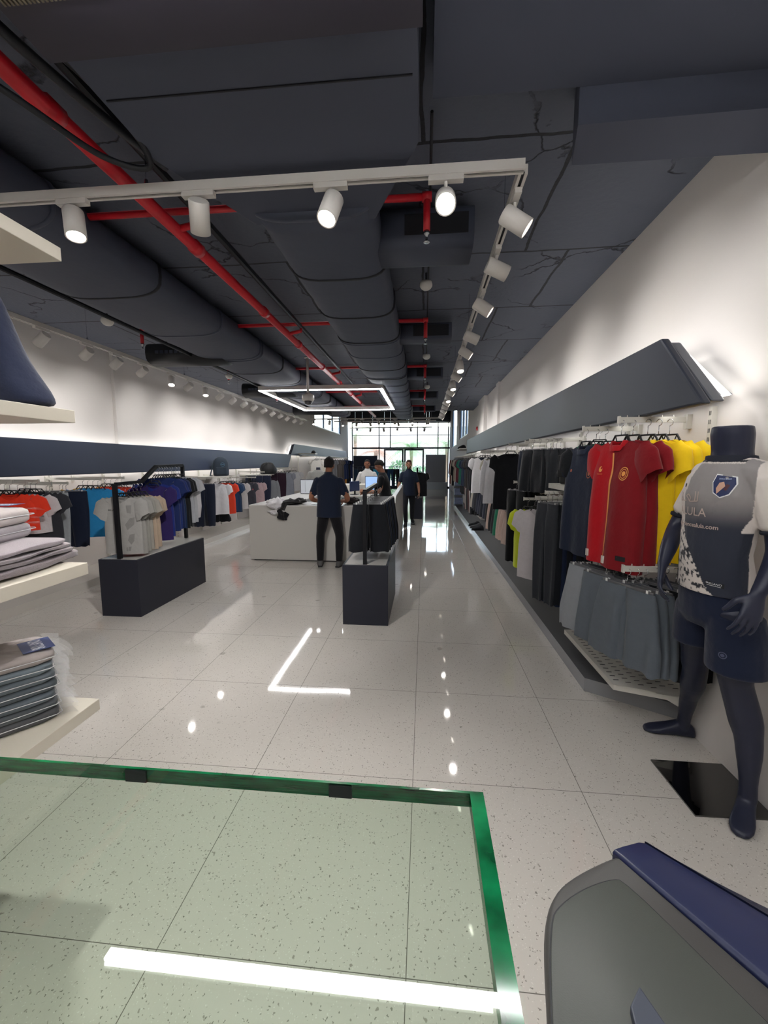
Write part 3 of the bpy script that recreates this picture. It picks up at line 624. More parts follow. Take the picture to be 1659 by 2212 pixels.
def garment(kind, pos, rz, col, label, cat, group, L=None, w=None, seed=0, far=False, hang=True, cols=None, mi_fn=None, name=None, T=None, **kw):
    ms = [fab(col)] + [fab(c) for c in (cols or [])]
    top = kind in ('tee', 'polo', 'long')
    if top:
        B = tee(w=w or .46, L=L or .7, seed=seed, far=far, polo=kind == 'polo', longs=kind == 'long', mi_fn=mi_fn, T=T or .1, **kw)
        nm = name or {'tee': 'tee_shirt', 'polo': 'polo_shirt', 'long': 'long_sleeved_top'}[kind]
    else:
        if kind == 'shorts': B = bottoms(w or .36, L or .48, T or .06, seed, far, 1.32)
        else: B = bottoms(w or .34, L or .98, T or .06, seed, far, 1.05, .72)
        nm = name or kind
    o = B.build(nm, ms if len(ms) > 1 else ms[0], smooth=True)
    o.location = pos; o.rotation_euler = (0, 0, rz); tag(o, label, cat or nm.replace('_', ' '), group)
    if hang: add_hanger(o, 'shirt' if top else 'clip', .17 if top else (w or .34) / 2 * .95, far)
    return o
CATS = {'tee': 'shirt', 'polo': 'polo shirt', 'long': 'sweater', 'shorts': 'shorts', 'trousers': 'trousers'}
SEED = [10]
def autobar(start, step, n, lab, kind):
    h = .118 if kind in ('tee', 'polo', 'long') else .108
    side = 1 if start.x > 0 else -1; xw = XR if side > 0 else XL; a = start - step * .7; b = start + step * (n - .3); m = MB(); z = start.z + h
    if abs(step.y) < .1 or abs(step.x) > .03:      # arm reaching out from the wall
        b = Vector((xw, b.y, z)); a = Vector((a.x, a.y, z)); d = (b - a).normalized(); v = Vector((-d.y, d.x, 0)) * .005
        m.prism([a - v - Vector((0, 0, .015)), a + v - Vector((0, 0, .015)), a + v + Vector((0, 0, .015)), a - v + Vector((0, 0, .015))], b - a)
        m.prism([a - v * 2 - Vector((0, 0, .02)), a + v * 2 - Vector((0, 0, .02)), a + v * 2 + Vector((0, 0, .02)), a - v * 2 + Vector((0, 0, .02))], d * .008)
        o = m.build('hanging_bar', M_rack, origin=tuple(b)); tag(o, lab, 'display arm')
        MB().box((b.x - .02, b.y - .02, z - .06), (b.x + .02, b.y + .02, z + .03)).build('bracket', M_rack, o, origin=tuple(b))
    else:
        a = Vector((a.x, a.y, z)); b = Vector((b.x, b.y, z)); m.prism([a + Vector((-.005, 0, -.015)), a + Vector((.005, 0, -.015)), a + Vector((.005, 0, .015)), a + Vector((-.005, 0, .015))], b - a)
        o = m.build('hang_rail', M_rack, origin=tuple(a)); tag(o, lab, 'hanging rail')
        for q in (a, b): MB().prism([(q.x, q.y - .004, z - .015), (xw, q.y - .004, z - .05), (xw, q.y - .004, z + .05), (q.x, q.y - .004, z + .015)], (0, .008, 0)).build('bracket', M_rack, o, origin=tuple(a))
def row(kind, start, step, rz, items, where, group, L, w=None, far=False, jit=.06, bar=False, **kw):
    """items: list of (colour, colour word); each garment a thing of its own"""
    start = Vector(start); step = Vector(step); n = len(items); out = []
    word = {'tee': 'shirt', 'polo': 'polo shirt', 'long': 'sweater', 'shorts': 'shorts', 'trousers': 'trousers'}[kind]
    cnt = {}
    if bar: autobar(start, step, n, 'white %s with the %s %s %s' % ('arm' if abs(step.y) < .1 or abs(step.x) > .03 else 'rail', items[0][1], {'tee': 'shirts', 'polo': 'polo shirts', 'long': 'sweaters'}.get(kind, kind), where), kind)
    for i, (c, cw) in enumerate(items):
        SEED[0] += 1; same = [q for q in items if q[1] == cw]; cnt[cw] = cnt.get(cw, 0) + 1
        o_ = '' if len(same) == 1 else ORD[cnt[cw] - 1] + ' '
        Lx = L * rnd.uniform(.985, 1.015)
        out.append(garment(kind, start + step * i, rz + rnd.uniform(-jit, jit), c, ('%s%s %s%s %s' % (o_, cw, word, '' if len(same) == 1 else ' from the %s end' % ('near' if abs(step.y) > .1 else 'aisle'), where)), CATS[kind], group, L=Lx, w=w, seed=SEED[0], far=far, **kw))
    return out
R90 = -PI / 2          # faces -x  (front of mesh is -y): rotate by -90 deg
def rface(dx, dy):     # rotation so that the front looks along (dx, dy)
    return math.atan2(dy, dx) + PI / 2
# ---- right wall, nearest bay: red and yellow shirts, grey and black shorts
arm = wallbar(2.85, 1.94, 1, .43, 0, 'white face-out arm holding the red and yellow shirts', 'right wall arms')
arm = wallbar(3.45, 1.93, 1, .43, 0, 'white face-out arm holding the navy polo shirt', 'right wall arms')
zs = 1.94 - .125
rf = rface(-.955, -.30)
def redfn(x, y, z):
    if x > 5: return 1
    if x < -5: return 0
    if y < .01: return 0 if x < .005 else 1
    return 1
red1 = garment('polo', (1.26, 2.85, zs), rf, 'B00E1B', 'red football shirt with darker half, orange centre stripe and round crest, frontmost on its arm', 'shirt', 'shirts on the nearest right wall arm', L=.83, w=.43, seed=3, cols=['7C1019'], mi_fn=redfn, T=.12)
bvh_cache = {}
def make_bvh(o):
    me = o.data; return BVHTree.FromPolygons([v.co for v in me.vertices], [tuple(p.vertices) for p in me.polygons])
def project(o, polys, m, name, d=(0, 1, 0), off=.0025, frame=None, thick=0):
    """drop flat shapes onto a garment: each poly is a list of (u, w) in the garment's own width and height"""
    bv = make_bvh(o); B = MB(); d = Vector(d)
    fr = frame or (Vector((1, 0, 0)), Vector((0, 0, 1)), Vector((0, 0, 0)))
    for poly in polys:
        vs_ = []
        for u, w in poly:
            p = fr[2] + fr[0] * u + fr[1] * w; h = bv.ray_cast(p - d * 2, d)
            vs_.append((h[0] if h[0] is not None else p) - d * off)
        B.add(vs_, [tuple(range(len(vs_)))])
    return B.build(name, m, o)
def strip(u0, w0, u1, w1, half0, half1, n=24):
    P = []
    for i in range(n):
        a, b = i / n, (i + 1) / n
        P.append([(lerp(u0, u1, a) - lerp(half0, half1, a), lerp(w0, w1, a)), (lerp(u0, u1, a) + lerp(half0, half1, a), lerp(w0, w1, a)), (lerp(u0, u1, b) + lerp(half0, half1, b), lerp(w0, w1, b)), (lerp(u0, u1, b) - lerp(half0, half1, b), lerp(w0, w1, b))])
    return P
def ring_(cx, cz, rx, rz, t, n=28, a0=0, a1=2 * PI):
    return [[(cx + (rx) * math.cos(a), cz + rz * math.sin(a)), (cx + rx * math.cos(b), cz + rz * math.sin(b)), (cx + (rx - t) * math.cos(b), cz + (rz - t) * math.sin(b)), (cx + (rx - t) * math.cos(a), cz + (rz - t) * math.sin(a))] for a, b in [(lerp(a0, a1, i / n), lerp(a0, a1, (i + 1) / n)) for i in range(n)]]
def disc_(cx, cz, rx, rz, n=20): return [[(cx, cz), (cx + rx * math.cos(2 * PI * i / n), cz + rz * math.sin(2 * PI * i / n)), (cx + rx * math.cos(2 * PI * (i + 1) / n), cz + rz * math.sin(2 * PI * (i + 1) / n))] for i in range(n)]
def stroke(pts, t):
    out = []
    for (a, b), (c, d) in zip(pts[:-1], pts[1:]):
        L = math.hypot(c - a, d - b) or 1; nx, nz = -(d - b) / L * t / 2, (c - a) / L * t / 2
        out.append([(a - nx, b - nz), (c - nx, d - nz), (c + nx, d + nz), (a + nx, b + nz)])
    return out
def text_polys(txt, size, x, z, rot=0, sx=1, bold=0):
    cu = bpy.data.curves.new('t', 'FONT'); cu.body = txt; cu.size = size; cu.align_x = 'CENTER'; cu.align_y = 'CENTER'; cu.offset = bold * size; cu.resolution_u = 3
    ob = bpy.data.objects.new('t', cu); COL.objects.link(ob)
    dg = bpy.context.evaluated_depsgraph_get(); me = bpy.data.meshes.new_from_object(ob.evaluated_get(dg))
    c, s = math.cos(rot), math.sin(rot); P = []
    bm = bmesh.new(); bm.from_mesh(me); bmesh.ops.triangulate(bm, faces=bm.faces)
    for f in bm.faces:
        P.append([(x + (v.co.x * sx) * c - v.co.y * s, z + (v.co.x * sx) * s + v.co.y * c) for v in f.verts])
    bm.free(); bpy.data.objects.remove(ob); bpy.data.curves.remove(cu); bpy.data.meshes.remove(me); return P
M_org = mat('orange print', 'F0A55A', rough=.6); M_cream = mat('cream print', 'E8D9C8', rough=.6); M_bk = mat('black print', '16161A', rough=.6); M_wp = mat('white print', 'E6E6E8', rough=.6)
def brandmark(o, x, z, s, m, name='chest_mark', w=None):     # small round emblem with a swoosh notch over a line of lettering
    project(o, disc_(x, z, .5 * s, .6 * s) , m, name)
    project(o, disc_(x + .18 * s, z + .42 * s, .26 * s, .22 * s), w or M_bk, 'mark_notch', off=.004)
project(red1, strip(-.004, -.085, -.004, -.79, .008, .006), M_org, 'centre_stripe')
project(red1, ring_(.105, -.215, .032, .042, .004) + ring_(.105, -.215, .021, .03, .004) + disc_(.105, -.215, .012, .016) + ring_(.105, -.215, .029, .038, .0012), M_org, 'round_crest')
project(red1, disc_(-.10, -.19, .014, .019) + text_polys('SKILLANO', .009, -.10, -.222), M_org, 'chest_mark')
project(red1, disc_(-.093, -.182, .007, .008), fab('B00E1B'), 'chest_mark_notch', off=.004)
project(red1, [[(.10, -.765), (.16, -.765), (.16, -.735), (.10, -.735)]], M_bk, 'hem_tag'); project(red1, text_polys('SKILLANO', .011, .13, -.746, sx=.9) + [[(.108, -.759), (.152, -.759), (.152, -.757), (.108, -.757)]], M_wp, 'hem_tag_lettering', off=.004)
MB().box((-.02, .03, -.045), (.015, .034, -.005)).build('neck_label', mat('neck label', 'B9B5B0'), red1)
garment('polo', (1.33, 2.85, zs), rf + .02, '7C1019', 'dark red polo shirt directly behind the half-and-half red shirt', 'polo shirt', 'shirts on the nearest right wall arm', L=.80, w=.42, seed=5)
for i in range(3):
    garment('polo', (1.405 + i * .065, 2.82, zs), rf + .10, ['E9C216', 'F0CC1A', 'F2D022'][i], 'bright yellow shirt hanging near the headless mannequin, %s of three from the aisle' % ORD[i], 'shirt', 'shirts on the nearest right wall arm', L=.76, w=.42, seed=7 + i, cols=['E8A11C'], mi_fn=lambda x, y, z: 1 if y > .02 else 0)
nv = garment('polo', (1.265, 3.45, 1.805), rface(-.95, -.30), '20283B', 'navy polo shirt with round orange crest left of the red shirt', 'polo shirt', 'shirts on the second right wall arm', L=.86, w=.42, seed=14)
project(nv, ring_(.11, -.22, .026, .036, .006) + disc_(.11, -.22, .012, .018), mat('dull orange', 'B4664E'), 'round_crest')
project(nv, disc_(-.1, -.2, .01, .013), mat('dull orange', 'B4664E'), 'chest_mark')
for i, (c, cw) in enumerate((('17191E', 'black'), ('16353A', 'dark teal'))):
    garment('tee', (1.34 + .07 * i, 3.45, 1.805), rface(-.75, -.66), c, cw + ' shirt behind the navy polo shirt', 'shirt', 'shirts on the second right wall arm', L=.8, w=.44, seed=16 + i)
for k, (y, z, x) in enumerate(((2.98, 1.05, 1.14), (2.82, 1.035, 1.18), (2.64, 1.02, 1.23))):
    wallbar(y, z, 1, XR - x, 0, 'white clip-hanger arm over the grey shorts, %s from the aisle side' % ORD[k], 'arms over the shorts')
g = [('8C9096', 'pale grey'), ('6A7078', 'mid grey')] + [('5C636B', 'slate grey')] * 7
sh = []
for i in range(9):
    k = i // 3; y = (2.98, 2.82, 2.64)[k]; x = (1.17, 1.21, 1.26)[k] + (i % 3) * .05
    garment('shorts', (x, y, .93 - .012 * k), rface(-.9, -.45) + rnd.uniform(-.05, .05), g[i][0], '%s%s jersey shorts%s above the slotted shelf' % ('' if i < 2 else ORD[i - 2] + ' ', g[i][1], '' if i < 2 else ' from the left'), 'shorts', 'grey and black shorts over the slotted shelf', L=.48, w=.38, seed=40 + i)
for i in range(4):
    garment('shorts', (1.43 + i * .05, 2.62 + .02 * (i % 2), .92), rface(-.9, -.45), '15171B', '%s black shorts from the left, behind the mannequin hand' % ORD[i], 'shorts', 'grey and black shorts over the slotted shelf', L=.52, w=.34, seed=60 + i)
# slotted shelf
sr = empty('slotted_shelf', (1.45, 2.8, .25), 0, 'off-white slotted metal shelf under the grey shorts', 'shelf')
sp = [(1.21, 3.55), (1.23, 2.66), (1.66, 2.52), (1.66, 3.55)]
def so_(p): return (p[0] - 1.45, p[1] - 2.8)
bm_ = MB(); bm_.prism([(*so_(p), -.003) for p in sp], (0, 0, .006)); bm_.build('tray', M_rack, sr)
bm_ = MB()
for a, b in ((0, 1), (1, 2)):
    p, q = Vector((*so_(sp[a]), -.035)), Vector((*so_(sp[b]), -.035)); d = (q - p).normalized(); nrm = Vector((-d.y, d.x, 0)) * .006
    bm_.prism([p, q, q + nrm, p + nrm], (0, 0, .036))
bm_.build('front_edge', M_rack, sr)
bm_ = MB()
for i in range(17):
    for j in range(6):
        x = 1.27 + j * .065; y = 3.5 - i * .052 - (.026 if j % 2 else 0)
        if y > 2.68 - (x - 1.23) * .3: bm_.box((x - 1.45 - .017, y - 2.8 - .004, .0032), (x - 1.45 + .017, y - 2.8 + .004, .0036))
bm_.build('slots', M_blk, sr)
MB().prism([(.2, -.27, -.003), (.0, -.22, -.003), (.2, -.27, -.11)], (0, .01, 0)).build('bracket', M_rack, sr)
# ---- right wall beyond
RF = rface(-.9, -.44)
def rgrp(kind, px, yt, yb, items, where, group, X=1.25, w=None, rz=None, st=.05, far=False, sy=-.02, bar=True, **kw):
    p = at(px, yt, X=X); q = at(px, yb, Y=p.y)
    return row(kind, (X, p.y, p.z), (st, sy, 0), rz if rz is not None else RF, items, where, group, p.z - q.z, w, far, bar=bar, **kw)
def rrow(kind, px0, px1, yt, yb, items, where, group, X=1.25, w=None, rz=None, far=True):
    a = at(px1, yt, X=X); q = at(px1, yb, Y=a.y); b = at(px0, yt, X=X); n = len(items)
    return row(kind, (X, a.y, a.z), (0, (b.y - a.y) / (n - 1), 0), rz if rz is not None else RF, items, where, group, a.z - q.z, w, far, bar=True)
rgrp('trousers', 1183, 1088, 1300, [('33363C', 'charcoal'), ('1A1D23', 'black'), ('1B2640', 'navy'), ('1A1D23', 'black'), ('1B2640', 'navy'), ('202226', 'black'), ('1A1D23', 'black'), ('17191F', 'black')], 'under the black messenger bag', 'long trousers under the bag', X=1.18, w=.3, st=.042, sy=-.012, far=False)
zb = at(1222, 1047, X=1.32); ys_, zs_ = zb.y, zb.z
bs = MB().box((1.25, ys_ - .3, zs_ - .03), (XR, ys_ + .28, zs_)).build('wall_shelf', M_rack, origin=(1.5, ys_, zs_)); tag(bs, 'short white wall shelf carrying the black messenger bag', 'shelf')
MB().box((1.245, ys_ - .3, zs_ - .045), (1.255, ys_ + .28, zs_)).build('front_edge', M_rack, bs, origin=(1.5, ys_, zs_))
M_bag = mat('black nylon', '191B1E', rough=.5, bump=.4, bscale=120, sheen=.2)
bag = empty('messenger_bag', (1.42, ys_ - .02, zs_), rface(-.75, -.66), 'black messenger bag with white emblem on the right wall shelf', 'bag')
MB().box((-.17, -.05, 0), (.17, .05, .27)).build('body', M_bag, bag, bevel=.025); MB().box((-.175, -.06, .07), (.175, -.048, .275)).build('flap', M_bag, bag, bevel=.012)
MB().tube([(-.15, 0, .27), (-.18, .0, .2), (-.19, -.02, .1)], .012, 6).build('strap', M_bag, bag, True)
fl = MB(); [fl.add([(u, -.062, w + .1) for u, w in p], [tuple(range(len(p)))]) for p in disc_(.09, 0, .024, .03)]; fl.build('emblem', M_wp, bag)
fl = MB(); [fl.add([(u, -.0635, w + .1) for u, w in p], [tuple(range(len(p)))]) for p in disc_(.1, .018, .013, .015)]; fl.build('emblem_notch', M_bag, bag)
MB().box((-.12, -.064, .13), (-.09, -.06, .26)).box((-.12, -.064, .12), (0.0, -.06, .135)).build('buckle_strap', mat('grey webbing', '3A3D42', rough=.7), bag)
for k in range(4):
    o_ = MB().box((0, -.012, 0), (.34, .012, .02)).box((0, -.02, -.02), (.008, .02, .03)).tube([(.02, 0, .01), (.02, 0, -.05), (.04, 0, -.06)], .004, 6).build('clip_hanger', mat('frosted plastic', 'B9BAB6', rough=.2), loc=(1.3, ys_ - .2 + k * .1, zs_ - .2)); tag(o_, '%s empty frosted clip hanger under the bag shelf' % ORD[k], 'hanger', 'empty hangers under the bag shelf')
rgrp('trousers', 1140, 974, 1056, [('1E2434', 'navy'), ('16181D', 'black')], 'far left of the bag', 'upper bottoms left of the bag', X=1.25, w=.3)
rgrp('shorts', 1152, 972, 1062, [('23252A', 'charcoal'), ('303237', 'charcoal'), ('2A2C31', 'charcoal'), ('202227', 'charcoal'), ('2A2C31', 'charcoal')], 'on the arm left of the bag', 'upper bottoms left of the bag', X=1.22, w=.34, st=.055, sy=-.06)
rgrp('trousers', 1190, 973, 1068, [('A89C90', 'stone beige'), ('9D9187', 'faded beige')], 'right of the charcoal shorts', 'upper bottoms left of the bag', X=1.38, w=.28, st=.05)
garment('tee', (1.56, ys_ - .1, zs_ + .38), rface(-.6, -.8), '17624A', 'small green top behind the messenger bag', 'shirt', 'tops behind the bag', L=.3, w=.3, seed=90, far=True)
wt = rgrp('tee', 1163, 1099, 1250, [('CFC9CC', 'white patterned')], 'beside the lime shirt', 'lower shirts on the right wall', X=1.2, rz=rface(-.55, -.83), w=.38)[0]
project(wt, disc_(.03, -.17, .008, .02), M_bk, 'chest_mark')
rgrp('tee', 1140, 1100, 1226, [('C8D62B', 'lime yellow'), ('C2D02A', 'lime yellow')], 'right of the black trousers', 'lower shirts on the right wall', X=1.18, w=.36, st=.07, rz=rface(-.8, -.6))
rgrp('trousers', 1116, 1060, 1215, [('14161A', 'black'), ('1A1B20', 'black'), ('14161A', 'black'), ('202126', 'black'), ('14161A', 'black')], 'left of the lime shirts', 'black trousers left of the lime shirt', X=1.16, w=.34, st=.055)
rgrp('tee', 1104, 979, 1099, [('101116', 'large black')], 'facing the camera on the right wall', 'upper shirts on the right wall', X=1.20, rz=rface(-.25, -.97), w=.44)
rgrp('tee', 1126, 981, 1090, [('101116', 'black'), ('1B2236', 'navy')], 'behind the large black shirt', 'upper shirts on the right wall', X=1.35, far=True, w=.4)
rgrp('long', 1074, 990, 1088, [('D4D3D8', 'white')], 'left of the large black shirt', 'upper shirts on the right wall', X=1.2, rz=rface(-.4, -.92), w=.42)
rgrp('tee', 1058, 990, 1067, [('8E897C', 'olive grey'), ('A19C90', 'beige'), ('8E897C', 'drab')], 'left of the white sweater', 'upper shirts on the right wall', X=1.2, far=True, w=.42)
rgrp('tee', 1042, 987, 1064, [('E4E2E4', 'white'), ('272C3D', 'navy'), ('1D2130', 'dark navy')], 'farther along the right wall', 'upper shirts on the right wall', X=1.17, w=.44, far=True, rz=rface(-.55, -.83))
rrow('shorts', 1070, 1108, 1108, 1180, [('B9A297', 'pale pink'), ('C9AFA3', 'pale pink'), ('C9AFA3', 'pale pink'), ('14785A', 'green'), ('26272C', 'black'), ('1C1D22', 'black'), ('C9AFA3', 'dusty pink')], 'under the large black shirt', 'shorts under the black tee', X=1.22, w=.36)
rrow('shorts', 1029, 1066, 1077, 1128, [('15171C', 'black'), ('1C2338', 'navy'), ('1A1E2C', 'navy'), ('1C2338', 'navy'), ('1C2338', 'navy'), ('30323A', 'charcoal'), ('3A3C42', 'charcoal'), ('B9B2A6', 'beige')], 'on the long lower rail', 'shorts on the long lower rail', X=1.2, w=.36)
rrow('trousers', 1012, 1026, 1044, 1112, [('1D1E23', 'black'), ('B5AFA8', 'pale grey'), ('4A2A2C', 'maroon'), ('25262B', 'black'), ('8E8983', 'grey'), ('5A2128', 'maroon')], 'on the far right lower rail', 'trousers in the far right bays', X=1.18, w=.34)
rrow('tee', 992, 1034, 990, 1060, [('17181D', 'black'), ('202329', 'black'), ('302A28', 'dark brown'), ('24262B', 'black'), ('1D2B45', 'navy'), ('1B2740', 'navy'), ('14604F', 'green'), ('14604F', 'green'), ('5E2632', 'maroon'), ('5E2632', 'maroon'), ('B3AA9E', 'beige'), ('A79D90', 'beige'), ('9A9184', 'beige')], 'on the far right upper rail', 'tops in the far right bays', X=1.2, w=.44, rz=rface(-.6, -.8))
# black backpacks low down and shoes
for i in range(3):
    b = empty('backpack', (1.25 + .02 * i, 12.7 - i * .9, .72), rface(-.6, -.8), 'black backpack hanging low on the right wall, %s from the shopfront' % ORD[i], 'backpack', 'hanging backpacks')
    MB().lathe([(.02, 0), (.13, .01), (.15, .1), (.14, .32), (.09, .44), (.02, .47)], n=16).build('body', M_bag, b, True); MB().box((-.1, -.17, .06), (.1, -.12, .26)).build('front_pocket', M_bag, b, bevel=.02)
    MB().tube([(-.03, 0, .46), (0, 0, .54), (.03, 0, .46)], .008, 6).build('handle', M_bag, b, True)
def shoe(pos, rz, col, lab, grp, s=1.0):
    r = empty('shoe', pos, rz, lab, 'shoe', grp); rings = []
    for v, w, h in ((0, .02, .05), (.03, .035, .1), (.08, .038, .105), (.13, .038, .075), (.19, .045, .06), (.25, .04, .045), (.28, .02, .03)):
        rings.append([((w * sgp(math.cos(2 * PI * k / 14), .8)) * s, (v - .1) * s, (.02 + h / 2 + h / 2 * math.sin(2 * PI * k / 14)) * s) for k in range(14)])
    MB().loft(rings).build('upper', mat('shoe ' + col, col, rough=.7), r, True)
    MB().prism([(x * s, (y - .1) * s, 0) for x, y in ((-.03, 0), (.03, 0), (.036, .08), (.034, .13), (.044, .2), (.036, .26), (0, .29), (-.036, .26), (-.044, .2), (-.034, .13), (-.036, .08))], (0, 0, .022 * s)).build('sole', mat('shoe sole dark', '26272B', rough=.6), r); return r
for i in range(3): shoe((1.30, 10.4 - .32 * i, .1), rface(1, .1), ['26282C', '55565A', '303237'][i], '%s trainer on the grey platform under the trousers' % ['black', 'grey', 'charcoal'][i], 'trainers on the platform')
# column of packed goods at the far right
pk = empty('display_stand', (1.25, 15.2, .1), 0, 'tall narrow stand for bagged goods at the far right', 'rack'); MB().box((-.16, .12, 0), (.16, .15, 1.75)).build('back_panel', mat('clear acrylic', 'C5CCD4', rough=.1, trans=.5), pk)
[MB().box((-.16, -.16, .07 + k_ * .33), (.16, .12, .08 + k_ * .33)).build('tray', mat('clear acrylic'), pk) for k_ in range(5)]
for i in range(5):
    o = MB().box((1.1, 15.05, .18 + i * .33), (1.4, 15.3, .42 + i * .33)).build('packed_garment', mat('packed blue grey', '7F8AA8', rough=.25, var=.4, vscale=30), origin=(1.25, 15.17, .18 + i * .33), bevel=.03); tag(o, 'plastic-wrapped blue grey garment in the far right stand, %s from the bottom' % ORD[i], 'packed garment', 'packed garments in the stand')
row('long', (1.28, 17.6, 1.78), (.0, -.35, 0), rface(-.5, -.85), [('5E1522', 'maroon'), ('5E1522', 'maroon'), ('CFC8BC', 'cream'), ('D6D0C6', 'cream'), ('1C1D22', 'black')], 'beyond the bagged goods', 'tops beyond the far stand', 1.0, far=True, bar=True)
ush = MB().box((1.2, 14.4, 2.12), (XR, 16.2, 2.15)).build('wall_shelf', M_rack, origin=(1.4, 15.3, 2.13)); tag(ush, 'high white shelf with black caps at the far right', 'shelf')
def cap(pos, rz, lab, col='15161A', grp='black caps'):
    r = empty('cap', pos, rz, lab, 'cap', grp); rings = []
    for k in range(6):
        t = k / 5 * PI / 2 * .95; rings.append([(.095 * math.cos(t) * math.cos(a), .105 * math.cos(t) * math.sin(a), .12 * math.sin(t)) for a in [2 * PI * q / 18 for q in range(18)]])
    MB().loft(rings).build('crown', fab(col), r, True)
    MB().prism([(.09 * math.cos(a), -.05 - (.13 * math.sin(a)), .0) for a in [PI * q / 10 for q in range(11)]], (0, 0, .006)).build('brim', fab(col), r); return r
for i in range(4): cap((1.33, 14.6 + i * .42, 2.15), rface(-.7, -.7), 'black cap on the high far right shelf, %s from the near end' % ORD[i])
tag(MB().lathe([(.05, 0), (.06, .02), (.06, .05), (.04, .07)], axis=(-1, 0, 0), n=18).build('alarm_bell', mat('alarm red', 'C1272D', rough=.35), smooth=True, loc=(XR, 13.4, 2.72)), 'round red fire alarm high on the right wall', 'alarm')
tag(MB().box((XR - .04, 12.95, 2.95), (XR, 13.35, 3.05)).build('emergency_light', M_wht, bevel=.01), 'small white emergency light above the red alarm', 'light')
# ---- left wall
def lgrp(kind, px, yt, yb, items, where, group, X=-4.4, w=None, rz=None, st=.06, far=False, sy=.015, **kw):
    """front garment seen at column px between rows yt and yb of the photograph, hanging at distance X from the middle"""
    p = at(px, yt, X=X); q = at(px, yb, Y=p.y)
    return row(kind, (X, p.y, p.z + (0 if kind in ('shorts', 'trousers') else .0)), (-st, sy, 0), rz if rz is not None else rface(.5, -.86), items, where, group, p.z - q.z, w, far, bar=True, **kw)
lgrp('tee', 22, 1066, 1150, [('E23A22', 'orange red')] * 5, 'at the left edge', 'orange shirts', X=-4.2, rz=rface(.6, -.8), st=.075, w=.42)
lgrp('tee', 52, 1066, 1150, [('CFC9CC', 'white and blue'), ('B8B4B8', 'white and grey')], 'behind the orange ones', 'shirts beside the orange ones', X=-4.35, rz=rface(.5, -.86), st=.09, w=.44)
lgrp('tee', 78, 1062, 1180, [('33343A', 'black camouflage'), ('2B2A30', 'black camouflage'), ('26242A', 'black camouflage')], 'left of the pale trousers', 'shirts beside the orange ones', X=-4.3, rz=rface(.6, -.8), st=.08, w=.42)
lgrp('trousers', 108, 1065, 1185, [('A9AEB3', 'pale grey'), ('9DA2A8', 'pale grey')], 'beside the navy trousers', 'trousers on the left wall', X=-4.5, w=.36)
lgrp('trousers', 143, 1062, 1182, [('1D2438', 'navy'), ('1B2135', 'navy'), ('1D2438', 'navy')], 'left of the blue shirts', 'trousers on the left wall', X=-4.5, w=.44)
lgrp('tee', 212, 1054, 1155, [('2F8FCB', 'bright blue'), ('2F8FCB', 'bright blue'), ('2A84C0', 'bright blue'), ('D9A83A', 'mustard yellow')], 'left of the grey shirts', 'blue and yellow shirts', X=-4.3, st=.085, w=.46)
lgrp('tee', 262, 1050, 1150, [('D2402A', 'orange red'), ('D2402A', 'orange red'), ('C93A26', 'orange red'), ('E0A030', 'amber')], 'behind the black rack post', 'orange shirts behind the rack', X=-4.3, st=.09, far=True, w=.46)
lgrp('trousers', 408, 1062, 1118, [('CDCCD0', 'white patterned'), ('2A9A74', 'green'), ('DAD9DC', 'white')], 'right of the left rack', 'bright bottoms on the left wall', X=-4.4, w=.4)
lgrp('trousers', 441, 1046, 1136, [('1B2133', 'navy'), ('2B2E38', 'dark navy'), ('5A5D63', 'grey'), ('4A4D53', 'charcoal')], 'left of the white shirt', 'trousers in the middle of the left wall', X=-4.42, w=.40)
lgrp('tee', 470, 1044, 1112, [('D8D6DA', 'white'), ('D9442C', 'orange'), ('2A3A52', 'navy')], 'right of the dark trousers', 'shirts in the middle of the left wall', X=-4.38, w=.42, st=-.02, sy=.28)
lgrp('shorts', 474, 1107, 1127, [('121318', 'black')] * 2, 'just below the white shirt', 'shorts below the white shirt', X=-4.42, w=.36)
lgrp('tee', 495, 1043, 1106, [('20395A', 'dark blue'), ('24406A', 'dark blue'), ('2B2A33', 'plum black')], 'right of the orange shirt', 'shirts in the middle of the left wall', X=-4.36, w=.46, st=.08)
lgrp('tee', 512, 1042, 1098, [('B5B0B0', 'light grey'), ('9FA0A3', 'light grey'), ('3E4046', 'charcoal')], 'right of the dark blue shirts', 'shirts in the middle of the left wall', X=-4.38, w=.46, st=.09, far=True)
ct = lgrp('tee', 530, 1041, 1096, [('3A3A42', 'charcoal'), ('35353C', 'charcoal')], 'with red chest stripe', 'striped shirts', X=-4.38, w=.48, st=.08, far=True)
project(ct[0], [[(-.16, -.22), (.18, -.2), (.18, -.17), (-.16, -.19)]], mat('red print', 'B8434C'), 'chest_stripe')
mt = lgrp('tee', 549, 1041, 1090, [('A48C90', 'mauve'), ('A48C90', 'mauve')], 'right of the striped shirts', 'shirts in the middle of the left wall', X=-4.38, w=.5, st=.08, far=True)
project(mt[0], [[(-.1, -.22), (-.02, -.22), (-.02, -.195), (-.1, -.195)], [(.03, -.2), (.12, -.2), (.12, -.18), (.03, -.18)]], M_bk, 'chest_print')
lgrp('trousers', 567, 1028, 1086, [('1D2236', 'navy'), ('20263C', 'navy'), ('16181E', 'black'), ('1D2236', 'navy')], 'left of the grey zip top', 'clothes at the far left wall', w=.44, far=True, st=.09)
lgrp('long', 582, 1036, 1078, [('77797E', 'grey zip-front'), ('3A3238', 'dark plum')], 'under the black holdall', 'clothes at the far left wall', w=.46, rz=rface(.35, -.93), far=True, st=.1)
lgrp('trousers', 600, 1022, 1076, [('2A1826', 'plum'), ('201A20', 'black'), ('35182A', 'plum'), ('34303A', 'charcoal')], 'right of the grey zip-front sweater', 'clothes at the far left wall', w=.5, far=True, st=.1)
